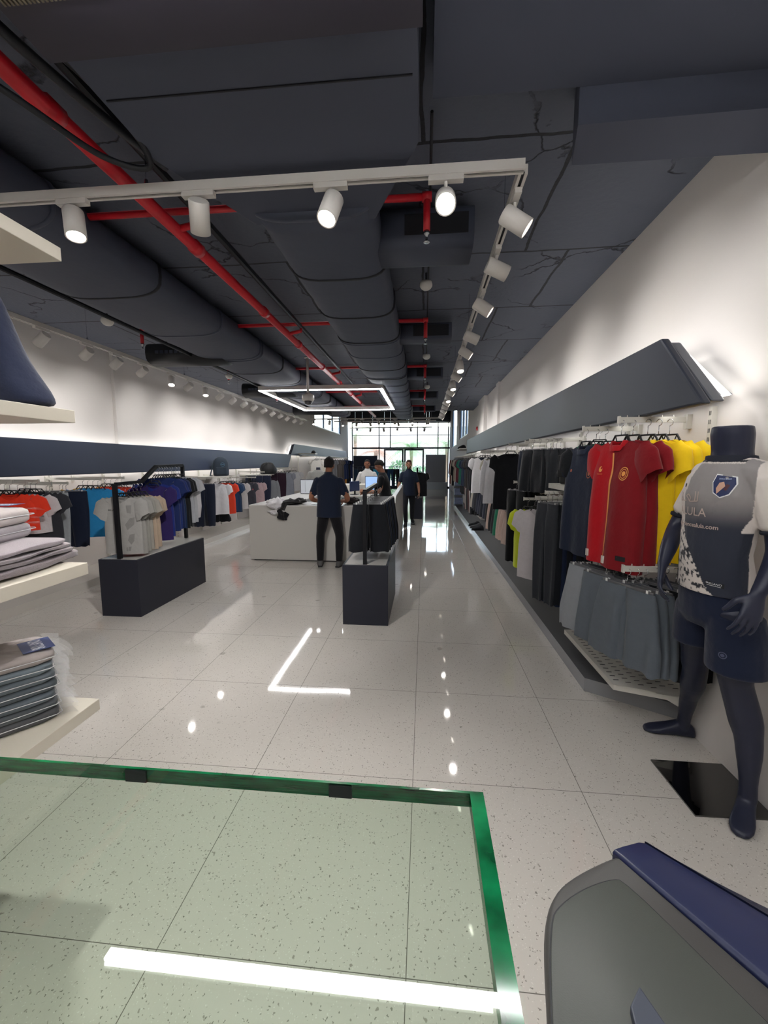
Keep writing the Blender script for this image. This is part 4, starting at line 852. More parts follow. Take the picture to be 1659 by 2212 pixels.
lgrp('tee', 618, 1020, 1070, [('8C8F9A', 'blue grey'), ('A19A9E', 'lilac grey'), ('8C8688', 'lilac grey'), ('A9A4A8', 'lilac grey')], 'right of the plum trousers', 'clothes at the far left wall', w=.48, far=True, st=.11)
lgrp('tee', 636, 1018, 1060, [('C9C9CC', 'white'), ('2A2E3C', 'navy'), ('D6D6D6', 'white')], 'at the end of the long band', 'clothes at the far left wall', w=.48, far=True, st=.11)
hi = [('CFCDC8', 'white'), ('D8D4C8', 'cream'), ('C9C2A8', 'cream'), ('D8D6D2', 'white'), ('8E9096', 'grey'), ('7A7B80', 'grey'), ('55504E', 'brown grey'), ('55504E', 'brown grey'), ('4A4644', 'brown grey'), ('1F2C4E', 'blue'), ('1D2846', 'blue'), ('16181F', 'black'), ('26305A', 'blue')]
row('tee', (-4.35, 16.7, 1.80), (.03, .42, 0), rface(.4, -.9), hi, 'under the farther left band', 'tops under the farther left band', .95, w=.5, far=True, bar=True)
row('trousers', (-4.2, 19.2, 1.30), (.02, .34, 0), rface(.4, -.9), [('1C1F2C', 'navy'), ('1E2B52', 'blue'), ('1D2030', 'navy'), ('4A2030', 'maroon'), ('5A2434', 'maroon'), ('B9853A', 'mustard'), ('15171C', 'black'), ('101218', 'black'), ('123046', 'petrol')], 'on the low rail, far left', 'trousers at the far left', .95, w=.42, far=True, bar=True)
# shelves with the backpack and the dark bag, white cap stand
for y0, y1, z, lab in ((8.56, 9.66, 1.362, 'white wall shelf with the grey blue backpack'), (11.20, 12.80, 1.33, 'white wall shelf with the dark crumpled bag')):
    o = MB().box((XL, y0, z - .03), (-4.48, y1, z)).build('wall_shelf', M_rack, origin=(-4.8, (y0 + y1) / 2, z)); tag(o, lab, 'shelf', 'left wall shelves')
M_bp = fab('39434F')
bp = empty('backpack', (-4.66, 9.26, 1.362), rface(.5, -.86), 'grey blue backpack with round logo standing on the left wall shelf', 'backpack')
rings = []
for z, w, t in ((0, .15, .09), (.03, .17, .11), (.15, .175, .12), (.3, .165, .11), (.38, .13, .09), (.43, .07, .05), (.44, .02, .02)):
    rings.append([(w * sgp(math.cos(2 * PI * k / 24), .7), t * sgp(math.sin(2 * PI * k / 24), .8), z) for k in range(24)])
MB().loft(rings).build('body', M_bp, bp, True); MB().box((-.12, -.135, .03), (.12, -.10, .2)).build('front_pocket', M_bp, bp, bevel=.025)
cmk = MB(); [cmk.add([(u, -.137 if w < .2 else -.127, w) for u, w in p], [tuple(range(len(p)))]) for p in ring_(.03, .26, .045, .045, .007) + [[(.0, .255), (.06, .255), (.06, .265), (.0, .265)]]]; cmk.build('logo', mat('blue logo', '5B83A0'), bp)
MB().tube([(-.14, -.02, .36), (-.2, -.03, .15), (-.24, -.03, .005), (-.2, -.1, .004)], .014, 8).build('strap', M_bp, bp, True)
b2 = MB(); rings = []
for z, w, t in ((0, .2, .12), (.05, .24, .14), (.15, .25, .15), (.24, .2, .12), (.3, .14, .08), (.33, .05, .03)):
    rings.append([(w * math.cos(2 * PI * k / 26) * (1 + .1 * math.sin(5 * k + z * 20)), t * math.sin(2 * PI * k / 26) * (1 + .12 * math.sin(3 * k + z * 30)), z + .02 * math.sin(4 * k) * (z > .1)) for k in range(26)])
b2 = b2.loft(rings).build('holdall', M_bag, smooth=True, loc=(-4.58, 12.0, 1.33)); b2.rotation_euler.z = rface(.6, -.8); tag(b2, 'crumpled black holdall on the far left wall shelf', 'bag')
o = MB().box((XL, 15.9, 1.99), (-4.2, 16.3, 2.02)).build('wall_shelf', M_rack, origin=(-4.6, 16.1, 2.0)); tag(o, 'small shelf under the black cap at the far left', 'shelf', 'left wall shelves')
cap((-4.3, 16.1, 2.02), rface(.3, -.9), 'black cap above the white shirts at the far left')
# plinth cubes on the left platform
for y0, y1, lab in ((5.9, 6.5, 'nearest white plinth box on the left platform'), (6.75, 7.3, 'second white plinth box on the left platform')):
    pass
# ---- near rack on the navy box, left
M_box = mat('navy box laminate', '22242F', rough=.45, spec=.4)
M_boxt = mat('pale box top', 'B9B6B1', rough=.25)
def display_box(x0, x1, y0, y1, h, lab):
    r = empty('display_box', ((x0 + x1) / 2, (y0 + y1) / 2, 0), 0, lab, 'display box', 'navy display boxes'); o = tuple(r.location)
    MB().box((x0, y0, 0), (x1, y1, h - .004)).build('body', M_box, r, origin=o, bevel=.003)
    MB().box((x0 + .025, y0 + .025, h - .006), (x1 - .025, y1 - .025, h)).build('top_panel', M_boxt, r, origin=o)
    e = MB(); cy, cz = y1 - .16, .28
    for p in ring_(cy, cz, .045, .045, .006) + ring_(cy, cz, .03, .03, .004, a0=.3, a1=4.5): e.add([(x1 + .002, u, w) for u, w in p], [tuple(range(4))[::-1]])
    e.build('round_logo', mat('dark logo', '0F1016', rough=.4), r, origin=o); return r
display_box(-3.49, -3.04, 4.09, 5.45, .635, 'navy display box carrying the rack of grey shirts')
display_box(-.82, -.35, 4.1, 5.18, .635, 'navy display box carrying the dark shorts in the middle of the shop')
display_box(-.36, -.04, 12.3, 13.5, .635, 'navy display box behind the walking man')
M_pole = mat('black rack tube', '111217', rough=.4, metal=.4)
def rack(pts, lab, sq=.019):
    m = MB(); r = empty('garment_rack', pts[0], 0, lab, 'clothes rack', 'black garment racks'); o = pts[0]
    def bar(a, b, nm):
        a, b = Vector(a), Vector(b); d = (b - a).normalized(); u = Vector((1, 0, 0)) * sq; v = d.cross(u).normalized() * sq
        MB().prism([a - u - v, a + u - v, a + u + v, a - u + v], b - a).build(nm, M_pole, r, origin=o)
    bar(pts[0], pts[1], 'post'); bar(pts[-2], pts[-1], 'post')
    for i in range(1, len(pts) - 2): bar(pts[i] if i > 1 else Vector(pts[i]) + Vector((0, sq, 0)), pts[i + 1], 'rail')
    return r
rack([(-3.265, 4.13, .635), (-3.265, 4.13, 1.44), (-3.265, 4.55, 1.445), (-3.265, 4.84, 1.62), (-3.265, 5.40, 1.63), (-3.265, 5.40, .635)], 'black stepped garment rack on the left display box')
gs = [('93918F', 'grey patchwork'), ('8B8986', 'grey'), ('86847F', 'grey'), ('8E8A84', 'grey'), ('A18F7E', 'beige'), ('A18F7E', 'beige')]
rg_ = row('tee', (-3.25, 4.20, 1.31), (.004, .058, .0), rface(.25, -.97), gs, 'on the left rack', 'grey and beige shirts on the left rack', .63, w=.37, T=.05, jit=.03)
M_patch = fab('7C7A79')
project(rg_[0], [[(.05, -.10), (.10, -.10), (.095, -.19), (.055, -.18)], [(.08, -.24), (.13, -.23), (.12, -.31), (.05, -.37), (.03, -.31)], [(.07, -.42), (.12, -.41), (.11, -.49), (.08, -.53), (.05, -.48)], [(.03, -.56), (.08, -.55), (.07, -.60), (.03, -.60)]], M_patch, 'patch_print')
project(rg_[0], text_polys('SKILLANO', .02, -.09, -.15, sx=1.0, bold=.02), M_bk, 'chest_lettering')
row('tee', (-3.25, 4.72, 1.40), (0, .05, .022), rface(.3, -.95), [('2A1E52', 'deep purple'), ('1C2A6E', 'royal blue')], 'on the sloping rack rail', 'blue shirts on the left rack', .66, w=.40, T=.05)
row('tee', (-3.25, 4.86, 1.49), (0, .05, 0), rface(.3, -.95), [('182654', 'navy blue'), ('1C2E66', 'navy blue'), ('17244C', 'navy blue'), ('16294A', 'navy blue')], 'on the raised rack rail', 'blue shirts on the left rack', .66, w=.43, T=.05)
row('tee', (-3.25, 5.07, 1.49), (0, .055, 0), rface(.3, -.95), [('15171A', 'black'), ('1A1C1F', 'black')], 'on the raised rack rail', 'black and grey shirts on the left rack', .66, w=.43, T=.05)
wg = row('tee', (-3.24, 5.2, 1.49), (.0, .07, 0), rface(.3, -.95), [('9EA0A6', 'grey with dark green cuffs'), ('A6A8AC', 'grey with dark green cuffs')], 'on the left rack', 'black and grey shirts on the left rack', .62, w=.42, T=.05)
# ---- middle rack with dark shorts
rack([(-.59, 4.14, .635), (-.59, 4.14, 1.38), (-.59, 4.14, 1.381), (-.59, 5.13, 1.40), (-.59, 5.13, .635)], 'black garment rack on the middle display box')
ob = MB().tube([(-.585, 4.1, 1.40), (-.585, 5.1, 1.42)], .008, 8).build('rail_rod', M_steel, smooth=True); bpy.data.objects.remove(ob)
row('shorts', (-.57, 4.3, 1.235), (.008, .09, .003), rface(.15, -.98), [('14161C', 'black'), ('15171D', 'black'), ('1A2438', 'dark navy'), ('15171D', 'black'), ('1A2438', 'dark navy'), ('14161C', 'black'), ('1A2438', 'dark navy'), ('15171D', 'black')], 'on the middle rack', 'dark bottoms on the middle rack', .50, w=.33, T=.075)
# ---- far rack behind the walker and left shopfront rails
rack([(-.2, 12.35, .635), (-.2, 12.35, 1.5), (-.2, 12.36, 1.5), (-.2, 13.4, 1.5), (-.2, 13.4, .635)], 'black garment rack on the far display box')
row('tee', (-.14, 12.5, 1.38), (0, .12, 0), rface(.3, -.95), [('17181C', 'black'), ('D5D5D5', 'white printed'), ('15161A', 'black'), ('26272C', 'black')], 'behind the walking man', 'shirts on the far rack', .72, w=.48, far=True)
row('trousers', (-3.9, 24.5, 1.28), (.28, .02, 0), rface(.1, -.99), [('16283C', 'dark navy'), ('15171C', 'black'), ('1A5A78', 'teal'), ('12181F', 'black'), ('2B88A8', 'turquoise'), ('1A5A78', 'teal'), ('101419', 'black'), ('1D3A58', 'blue'), ('15171C', 'black')], 'before the shopfront', 'trousers before the shopfront', 1.05, w=.44, far=True)
longb = MB().tube([(-4.2, 24.5, 1.42), (-1.4, 24.5, 1.42)], .015, 8).tube([(-4.2, 24.5, 0), (-4.2, 24.5, 1.42)], .015, 8).tube([(-1.4, 24.5, 0), (-1.4, 24.5, 1.42)], .015, 8).build('garment_rack', M_pole, smooth=True, origin=(-2.8, 24.5, 0)); tag(longb, 'long dark rack standing before the shopfront glass', 'clothes rack')
# ================================================================ service counter
M_ctr = mat('pale counter stone', 'C4C1BC', rough=.35, bump=.04, bscale=30)
M_ctop = mat('white counter top', 'DAD8D4', rough=.25)
ct_ = empty('service_counter', (-1.7, 6.78, 0), 0, 'large pale U-shaped service counter in the middle of the shop', 'counter'); o = (-1.7, 6.78, 0)
MB().box((-2.95, 6.78, .02), (-.50, 6.80, .935)).box((-2.95, 6.80, .02), (-2.93, 10.3, .935)).box((-2.3, 7.43, .02), (-.59, 7.45, .935)).build('front_panel', M_ctr, ct_, origin=o)
MB().box((-2.95, 6.78, .935), (-.50, 7.45, .955)).box((-2.95, 7.45, .935), (-2.3, 10.3, .955)).build('worktop', M_ctop, ct_, origin=o, bevel=.003)
MB().box((-2.32, 7.45, .02), (-2.30, 10.3, .935)).box((-2.3, 8.88, .5), (-1.3, 8.9, .93)).build('inner_panel', mat('grey counter inside', '9A9E9C', rough=.5), ct_, origin=o)
MB().box((-2.3, 8.9, .90), (-1.0, 10.3, .955)).build('rear_worktop', M_ctop, ct_, origin=o, bevel=.004); MB().box((-2.3, 8.92, .02), (-1.0, 10.28, .90)).build('rear_cabinet', M_ctr, ct_, origin=o)
MB().prism([(-.59, 7.45, .02), (-.59, 7.45, .93), (-.59, 7.75, 1.05), (-.59, 10.3, 1.12), (-.59, 10.3, .02)], (.08, 0, 0)).build('side_wing', M_ctr, ct_, origin=o, bevel=.004)
MB().box((-2.9, 6.81, 0), (-.55, 7.4, .02)).build('plinth', M_blk, ct_, origin=o)
rc = MB().box((-1.95, 9.4, .955), (-1.32, 9.85, 1.17)).build('storage_box', mat('cream box', 'D9D6CC', rough=.5), origin=(-1.6, 9.6, .955), bevel=.006); tag(rc, 'cream storage box on the rear of the service counter', 'box')
mo = empty('monitor', (-1.05, 9.0, .955), rface(.08, -1), 'monitor with pale blue spreadsheet screen on the service counter', 'monitor')
MB().box((-.22, 0, .12), (.22, .03, .42)).build('casing', mat('black monitor plastic', '16181C', rough=.4), mo, bevel=.004)
MB().box((-.21, -.003, .13), (.21, 0, .41)).build('screen', mat('lit blue screen', '9FC0EE', rough=.3, emit=.45), mo)
g = MB()
for k in range(12): g.box((-.2 + k * .036, -.0045, .14), (-.199 + k * .036, -.003, .38))
for k in range(11): g.box((-.2, -.0045, .14 + k * .024), (.2, -.003, .1415 + k * .024))
g.build('grid_lines', mat('blue grid', '6E90C6', emit=.2), mo)
MB().box((-.03, .01, .01), (.03, .03, .2)).box((-.1, -.06, 0), (.1, .1, .012)).build('stand', M_blk, mo)
m2 = empty('monitor', (-1.55, 9.2, .955), rface(-.9, .45), 'small dark monitor seen from behind beside the bright screen', 'monitor')
MB().box((-.17, 0, .08), (.17, .03, .3)).build('casing', mat('blue black plastic', '26365A', rough=.4), m2, bevel=.004); MB().box((-.02, .01, 0), (.02, .03, .1)).box((-.08, -.05, 0), (.08, .08, .01)).build('stand', M_blk, m2)
wp_ = empty('cash_screen', (-2.62, 9.25, .955), rface(.1, -1), 'white flat panel with dark frame standing on the left of the counter', 'screen')
MB().box((-.17, 0, .01), (.17, .05, .33)).build('frame', mat('dark slate frame', '3A4152', rough=.4), wp_, bevel=.008); MB().box((-.158, -.004, .022), (.158, 0, .318)).build('white_panel', mat('bright panel', 'DCE2EA', rough=.4), wp_)
MB().box((-.06, -.006, .05), (-.055, -.004, .29)).box((.12, -.007, .2), (.13, -.004, .24)).build('panel_lines', mat('grey line', '8A8F98'), wp_)
def cloth_pile(pts, w, name, col, lab, seed, cat='garment'):
    """a crumpled cloth strip lying over the counter edge: pts are centre line points"""
    rr = random.Random(seed); m = MB(); rings = []; n = 22; P = [Vector(p) for p in pts]; N = 22
    for i in range(N + 1):
        t = i / N * (len(P) - 1); k = min(int(t), len(P) - 2); c = P[k].lerp(P[k + 1], t - k); ww = w * (math.sin(PI * (.08 + .84 * i / N)) ** .5) * (1 + .25 * math.sin(i * 1.3 + seed))
        d = (P[k + 1] - P[k]).normalized(); sd_ = d.cross(Vector((0, .35, 1))).normalized(); up = sd_.cross(d).normalized()
        if up.z - up.y < 0: up = -up
        rings.append([c + sd_ * ww * math.cos(2 * PI * q / n) + up * (.05 + .015 * math.sin(5 * q + i)) * (1 + .7 * math.sin(q * 1.9 + i * .8 + seed) ) * max(0, math.sin(2 * PI * q / n) + .25) for q in range(n)])
    m.loft(rings); o = m.build(name, fab(col), smooth=True, origin=tuple(P[0])); s = o.modifiers.new('s', 'SUBSURF'); s.levels = 1; s.render_levels = 1; tag(o, lab, cat); return o
cloth_pile([(-2.62, 7.3, .965), (-2.52, 7.0, .975), (-2.47, 6.80, .97), (-2.46, 6.755, .88), (-2.46, 6.75, .80)], .17, 'folded_shirt', 'D9D6D8', 'crumpled white shirt draped over the counter edge', 3)
cloth_pile([(-2.08, 7.15, .965), (-2.2, 6.95, .975), (-2.28, 6.80, .97), (-2.33, 6.755, .86), (-2.38, 6.75, .72)], .15, 'folded_shirt', '1C1B1E', 'crumpled black garment draped over the counter edge', 5)
cloth_pile([(-1.35, 7.1, .965), (-1.25, 7.05, .99), (-1.15, 7.15, .965)], .16, 'folded_shirt', '2A2426', 'dark folded garment on the counter right of the standing man', 8)
ph = MB().box((-1.95, 7.0, .956), (-1.7, 7.2, .96)).build('paper_sheet', mat('paper', 'E4E6E4', rough=.6), origin=(-1.8, 7.1, .957)); ph.rotation_euler.z = .2; tag(ph, 'white paper sheet lying on the counter left of the man', 'paper')
MB().box((-1.84, 7.05, .9605), (-1.78, 7.1, .962)).build('green_print', mat('green print', '3D7A68'), ph, origin=(-1.8, 7.1, .957))
# pale plinth wing of the left platform seen left of the counter
# ================================================================ figures
def ell(c, a, b, rz=0, n=20, tilt=None, p=1.0):
    out = []
    for k in range(n):
        t = 2 * PI * k / n; v = Vector((a * sgp(math.cos(t), p), b * sgp(math.sin(t), p), 0))
        if tilt: v = tilt @ v
        v.rotate(Matrix.Rotation(rz, 3, 'Z')); out.append(Vector(c) + v)
    return out
def limb(m, pts, rs, n=14, sub=4):
    P = [Vector(p) for p in pts]; fp = []; fr = []
    for i in range(len(P) - 1):
        p0, p1, p2, p3 = P[max(i - 1, 0)], P[i], P[i + 1], P[min(i + 2, len(P) - 1)]
        for q in range(sub):
            t = q / sub; fp.append(.5 * ((2 * p1) + (-p0 + p2) * t + (2 * p0 - 5 * p1 + 4 * p2 - p3) * t * t + (-p0 + 3 * p1 - 3 * p2 + p3) * t ** 3)); fr.append(lerp(rs[i], rs[i + 1], t * t * (3 - 2 * t)))
    fp.append(P[-1]); fr.append(rs[-1])
    # rounded ends
    d0 = (fp[0] - fp[1]).normalized(); d1 = (fp[-1] - fp[-2]).normalized()
    fp = [fp[0] + d0 * fr[0] * .6] + fp + [fp[-1] + d1 * fr[-1] * .6]; fr = [fr[0] * .55] + fr + [fr[-1] * .55]
    m.tube(fp, fr, n)
def fuse(m, name, vox, smooth_it=4, fac=.5):
    """grow one continuous skin over overlapping limbs"""
    me = bpy.data.meshes.new(name); me.from_pydata(m.v, [], m.f); me.update()
    o = bpy.data.objects.new(name, me); COL.objects.link(o)
    r = o.modifiers.new('r', 'REMESH'); r.mode = 'VOXEL'; r.voxel_size = vox; s = o.modifiers.new('s', 'SMOOTH'); s.iterations = smooth_it; s.factor = fac
    dg = bpy.context.evaluated_depsgraph_get(); dg.update(); new = bpy.data.meshes.new_from_object(o.evaluated_get(dg)); bpy.data.objects.remove(o); bpy.data.meshes.remove(me)
    new.name = name; new.polygons.foreach_set('use_smooth', [True] * len(new.polygons)); return new
def put(me, name, ms, parent, origin=(0, 0, 0)):
    me.materials.clear()
    for x in (ms if isinstance(ms, list) else [ms]): me.materials.append(x)
    o = bpy.data.objects.new(name, me); COL.objects.link(o); o.parent = parent
    if any(origin): me.transform(Matrix.Translation(-Vector(origin)))
    return o
def hand(m, wrist, fdir, pdir, side, s=1.0, curl=.5, spread=.12):
    """palm, four unequal bent fingers and a thumb; fdir: along fingers, pdir: towards the palm side, side: +1/-1 thumb side"""
    f = Vector(fdir).normalized(); p = Vector(pdir); p = (p - f * p.dot(f)).normalized(); l = f.cross(p).normalized() * side; w = Vector(wrist)
    rings = []
    for t, a, b in ((-.01, .026, .021), (.02, .032, .018), (.05, .040, .016), (.085, .043, .014), (.1, .038, .011)):
        c = w + f * t * s; rings.append([c + l * a * s * math.cos(2 * PI * k / 14) + p * b * s * math.sin(2 * PI * k / 14) for k in range(14)])
    m.loft(rings)
    for i, (off, L, r) in enumerate(((.031, .072, .0095), (.011, .082, .0098), (-.010, .076, .0094), (-.030, .058, .0082))):
        b0 = w + f * .075 * s + l * off * s; a = 0; pos = w + f * .098 * s + l * off * s; pts = [b0, pos]; rr = [r * s * 1.05, r * s * 1.05]; base = (f + l * off * spread / .03).normalized()
        for q, (k, cc) in enumerate(((.45, .6), (.3, 1.0), (.25, .8))):
            a += curl * cc; d = base * math.cos(a) + p * math.sin(a); pos = pos + d * L * k * s * 1.05; pts.append(pos); rr.append(r * s * (1 - .1 * (q + 1)))
        limb(m, pts, rr, 8, 2)
    t0 = w + f * .022 * s + l * .024 * s; d = (f * .62 + l * .62 + p * .42).normalized(); t1 = t0 + d * .045 * s; d2 = (f * .85 + l * .18 + p * .5).normalized(); t2 = t1 + d2 * .032 * s; t3 = t2 + (d2 + p * .3).normalized() * .024 * s
    limb(m, [t0, t1, t2, t3], [.014 * s, .0125 * s, .011 * s, .009 * s], 8, 2)
def foot(m, ankle, toe_dir, s=1.0, up=.075):
    d = Vector((toe_dir[0], toe_dir[1], 0)).normalized(); l = Vector((-d.y, d.x, 0)); a = Vector(ankle); rings = []
    for v, w, h in ((-.065, .02, .03), (-.055, .032, .065), (-.02, .036, .1), (.03, .038, .095), (.08, .042, .07), (.13, .048, .05), (.17, .046, .036), (.20, .034, .026), (.212, .015, .014)):
        rings.append([Vector((a.x, a.y, 0)) + d * v * s + l * w * s * sgp(math.cos(2 * PI * k / 18), .8) + Vector((0, 0, (.002 + h / 2 + h / 2 * sgp(math.sin(2 * PI * k / 18), .8)) * s)) for k in range(18)])
    m.loft(rings)
def head(m, c, fwd, s=1.0, pitch=0):
    """skull, jaw, nose, lips, ears; c = centre of the head"""
    f = Vector((fwd[0], fwd[1], 0)).normalized(); l = Vector((-f.y, f.x, 0)); R = Matrix((l, f, Vector((0, 0, 1)))).transposed(); R = R @ Matrix.Rotation(pitch, 3, 'X'); c = Vector(c)
    def P(x, y, z): return c + R @ Vector((x * s, y * s, z * s))
    def blob(x, y, z, a, b, h, n=16, k=9):
        rings = []
        for i in range(1, k): t = PI * i / k; rings.append([P(x + a * math.sin(t) * math.cos(2 * PI * q / n), y + b * math.sin(t) * math.sin(2 * PI * q / n), z + h * math.cos(t)) for q in range(n)])
        m.loft(rings[::-1])
    blob(0, -.008, .028, .077, .096, .088, 22, 14)        # skull
    blob(0, .020, -.040, .060, .066, .078, 20, 12)        # jaw and face
    blob(0, .012, -.070, .048, .060, .045, 18, 10)
    blob(0, .058, -.096, .024, .020, .017)                  # chin
    blob(0, .088, .018, .05, .016, .012)                  # brow
    limb(m, [P(0, .084, .010), P(0, .097, -.022), P(0, .092, -.032)], [.007 * s, .011 * s, .012 * s], 8, 3)   # nose
    blob(0, .078, -.056, .024, .012, .0055); blob(0, .076, -.066, .021, .012, .0065)
    for q in (-1, 1): blob(q * .077, -.005, -.012, .009, .02, .032); blob(q * .045, .072, -.025, .022, .02, .02)
    return P
def eyes(P, parent, o, s=1.0):
    e = MB(); d = MB()
    for q in (-1, 1):
        e.lathe([(.001, -.007), (.008, -.004), (.010, 0), (.008, .004), (.001, .007)], P(q * .031, .0765, .002), n=12)
        d.lathe([(.001, -.006), (.005, -.003), (.005, .003), (.001, .006)], P(q * .031, .0832, .002), n=10)
    e.build('eyes', mat('eye white', 'E4DEDA', rough=.3), parent, True, origin=o); d.build('irises', mat('iris', '2A1C14', rough=.2), parent, True, origin=o)
def skull_cap(P, top=.128, low=-.01, back=-.085, fade=.012, wfr=.055, quiff=.0):
    """hair shell over the skull"""
    m = MB(); rings = []
    n = 26
    for i in range(9):
        t = i / 8; rg = []
        for k in range(n):
            a = 2 * PI * k / n; fr = max(0, math.sin(a)); lowz = lerp(back if math.sin(a) < -.2 else low, wfr, fr ** .7) if fr > 0 else lerp(low, back, min(1, -math.sin(a) * 1.6))
            z = lerp(lowz, top, math.sin(t * PI / 2)); r = math.cos(t * PI / 2 * .97); g = fade * (.15 + .85 * t) + .003 * math.sin(9 * a + 2.3 * i)
            rz = max(.02, 1 - max(0, (z - .028) / .10) ** 2.2) ** .5
            rg.append(P((.077 + g) * math.cos(a) * rz, -.008 + (.096 + g + quiff * fr * t) * math.sin(a) * rz, z + .006 * math.sin(7 * a + i * 1.7) * (.4 + t)))
        rings.append(rg)
    m.loft(rings); return m
# ---------------------------------------------------------------- mannequin
def mannequin():
    o = (1.42, 2.12, 0); root = empty('mannequin', o, 0, 'headless navy athletic mannequin in pale and navy football kit at the right wall', 'mannequin')
    M_mn = mat('satin navy mannequin', '23273A', rough=.38, spec=.5)
    lat = Vector((.25, -.97, 0)).normalized(); fw = Vector((-.97, -.25, 0)).normalized(); ra = math.atan2(lat.y, lat.x)
    def C(x, y, z): return Vector((x, y, z))
    ch, wa, hp = C(1.405, 2.11, 1.50), C(1.395, 2.11, 1.25), C(1.425, 2.12, 1.03)
    sR, sL = C(1.44, 2.30, 1.60), C(1.465, 1.95, 1.60)
    # --- bare body
    m = MB()
    m.loft([ell(hp - Vector((0, 0, .09)), .14, .10, ra), ell(hp, .165, .115, ra), ell(wa, .135, .10, ra), ell(ch - Vector((0, 0, .08)), .16, .115, ra), ell(ch + Vector((0, 0, .04)), .17, .115, ra), ell(ch + Vector((0, 0, .14)), .13, .085, ra), ell((1.425, 2.105, 1.70), .07, .07, ra)])
    m.loft([ell((1.43, 2.105, 1.64), .088, .088, ra), ell((1.425, 2.10, 1.72), .078, .08, ra), ell((1.415, 2.095, 1.80), .082, .084, ra), ell((1.41, 2.09, 1.835), .076, .078, ra)])
    limb(m, [sR, (1.44, 2.38, 1.47), (1.385, 2.40, 1.33), (1.31, 2.32, 1.24), (1.235, 2.235, 1.145)], [.058, .052, .042, .041, .026])
    limb(m, [sL, (1.487, 1.925, 1.50), (1.508, 1.905, 1.36), (1.49, 1.87, 1.26), (1.40, 1.835, 1.125)], [.050, .052, .047, .048, .028])
    hand(m, (1.232, 2.232, 1.14), (-.28, -.42, -.9), (.75, -.5, -.1), -1, 1.05, .42)
    hand(m, (1.398, 1.833, 1.12), (-.42, -.28, -.9), (-.05, .9, -.25), -1, 1.1, .34)
    limb(m, [(1.44, 2.23, .98), (1.47, 2.28, .80), (1.50, 2.34, .60), (1.515, 2.355, .53), (1.545, 2.41, .42), (1.575, 2.48, .28), (1.592, 2.53, .13), (1.597, 2.545, .06)], [.098, .088, .066, .06, .062, .045, .034, .036], 18)
    limb(m, [(1.455, 2.03, .98), (1.46, 2.02, .82), (1.478, 2.02, .68), (1.492, 2.02, .61), (1.535, 2.01, .46), (1.55, 1.99, .34), (1.555, 1.975, .15), (1.556, 1.972, .07)], [.1, .092, .072, .066, .068, .054, .036, .038], 18)
    foot(m, (1.60, 2.55, 0), (-.93, .18), 1.0); foot(m, (1.562, 1.982, 0), (-.62, -.72), 1.0)
    put(fuse(m, 'body', .0055, 5), 'body', M_mn, root, o)
    # --- football shirt
    m = MB()
    m.loft([ell((1.425, 2.12, 1.055), .178, .135, ra), ell((1.42, 2.12, 1.10), .172, .13, ra), ell(wa, .155, .118, ra), ell(ch - Vector((0, 0, .1)), .168, .125, ra), ell(ch + Vector((0, 0, .02)), .182, .13, ra), ell(ch + Vector((0, 0, .10)), .165, .11, ra), ell((1.42, 2.105, 1.665), .115, .098, ra), ell((1.425, 2.1, 1.70), .088, .088, ra)])
    limb(m, [sR + Vector((.01, -.01, .0)), (1.44, 2.36, 1.50), (1.42, 2.395, 1.41)], [.07, .066, .064]); limb(m, [sL, (1.485, 1.925, 1.50), (1.505, 1.905, 1.40)], [.07, .072, .066])
    limb(m, [sR + Vector((0, 0, .005)), Vector((1.425, 2.11, 1.625)), sL + Vector((0, 0, .005))], [.068, .085, .07])
    me = fuse(m, 'football_shirt', .0055, 6)
    ms = [fab('CDC6C0'), fab('1B2233'), fab('12151F')]
    ca = me.color_attributes.new('print', 'FLOAT_COLOR', 'POINT'); data = np.zeros((len(me.vertices), 4), dtype=np.float32)
    nav = np.array(hx('1B2233')[:3]); grey = np.array(hx('8A8585')[:3]); wh = np.array(hx('D2CAC4')[:3]); blk = np.array(hx('151722')[:3])
    for v in me.vertices:
        p = v.co; r = p - Vector((1.42, 2.11, 0)); u = r.dot(lat); f = r.dot(fw); z = p.z
        ang = math.atan2(u, f)         # 0 = chest centre, + = wearer's left (towards camera)
        sleeve = (u > .155 + .03 * math.sin(z * 9) and z > 1.36) or (u < -.15 and z > 1.38)
        t = max(0, min(1, (z - 1.36) / .16)); t = t * t * (3 - 2 * t); c = nav * (1 - t) + grey * t
        if sleeve: c = wh
        elif f < .012 and u > 0: c = wh if z < 1.55 else wh
        elif ang < -.62 - .1 * max(0, (1.25 - z)) and z > 1.27: c = wh
        elif f < -.03: c = wh
        # brushed splatter low on the wearer's right
        edge = -.62 + (1.36 - z) * 3.7 + .35 * max(0, 1.10 - z) * 10
        if z < 1.40 and ang < min(edge, .9) and f > -.05:
            nz = noise.noise(Vector((p.x * 60 + z * 25, p.y * 60, z * 38))) + .5 * noise.noise(Vector((p.x * 130, p.y * 130, z * 90)))
            c = wh if nz > -.12 else blk
        if z > 1.665 and abs(u) < .12: c = blk if 1.672 < z < 1.682 or z > 1.69 else wh
        data[v.index] = (*c, 1)
    ca.data.foreach_set('color', data.ravel())
    mt = bpy.data.materials.new('printed football fabric'); mt.use_nodes = True; n = mt.node_tree; p_ = n.nodes['Principled BSDF']; p_.inputs['Roughness'].default_value = .7; p_.inputs['Sheen Weight'].default_value = .15
    at_ = n.nodes.new('ShaderNodeAttribute'); at_.attribute_name = 'print'; n.links.new(at_.outputs['Color'], p_.inputs['Base Color'])
    bb = n.nodes.new('ShaderNodeTexNoise'); bb.inputs['Scale'].default_value = 14; bp = n.nodes.new('ShaderNodeBump'); bp.inputs['Strength'].default_value = .3; bp.inputs['Distance'].default_value = .012; n.links.new(bb.outputs['Fac'], bp.inputs['Height']); n.links.new(bp.outputs['Normal'], p_.inputs['Normal'])
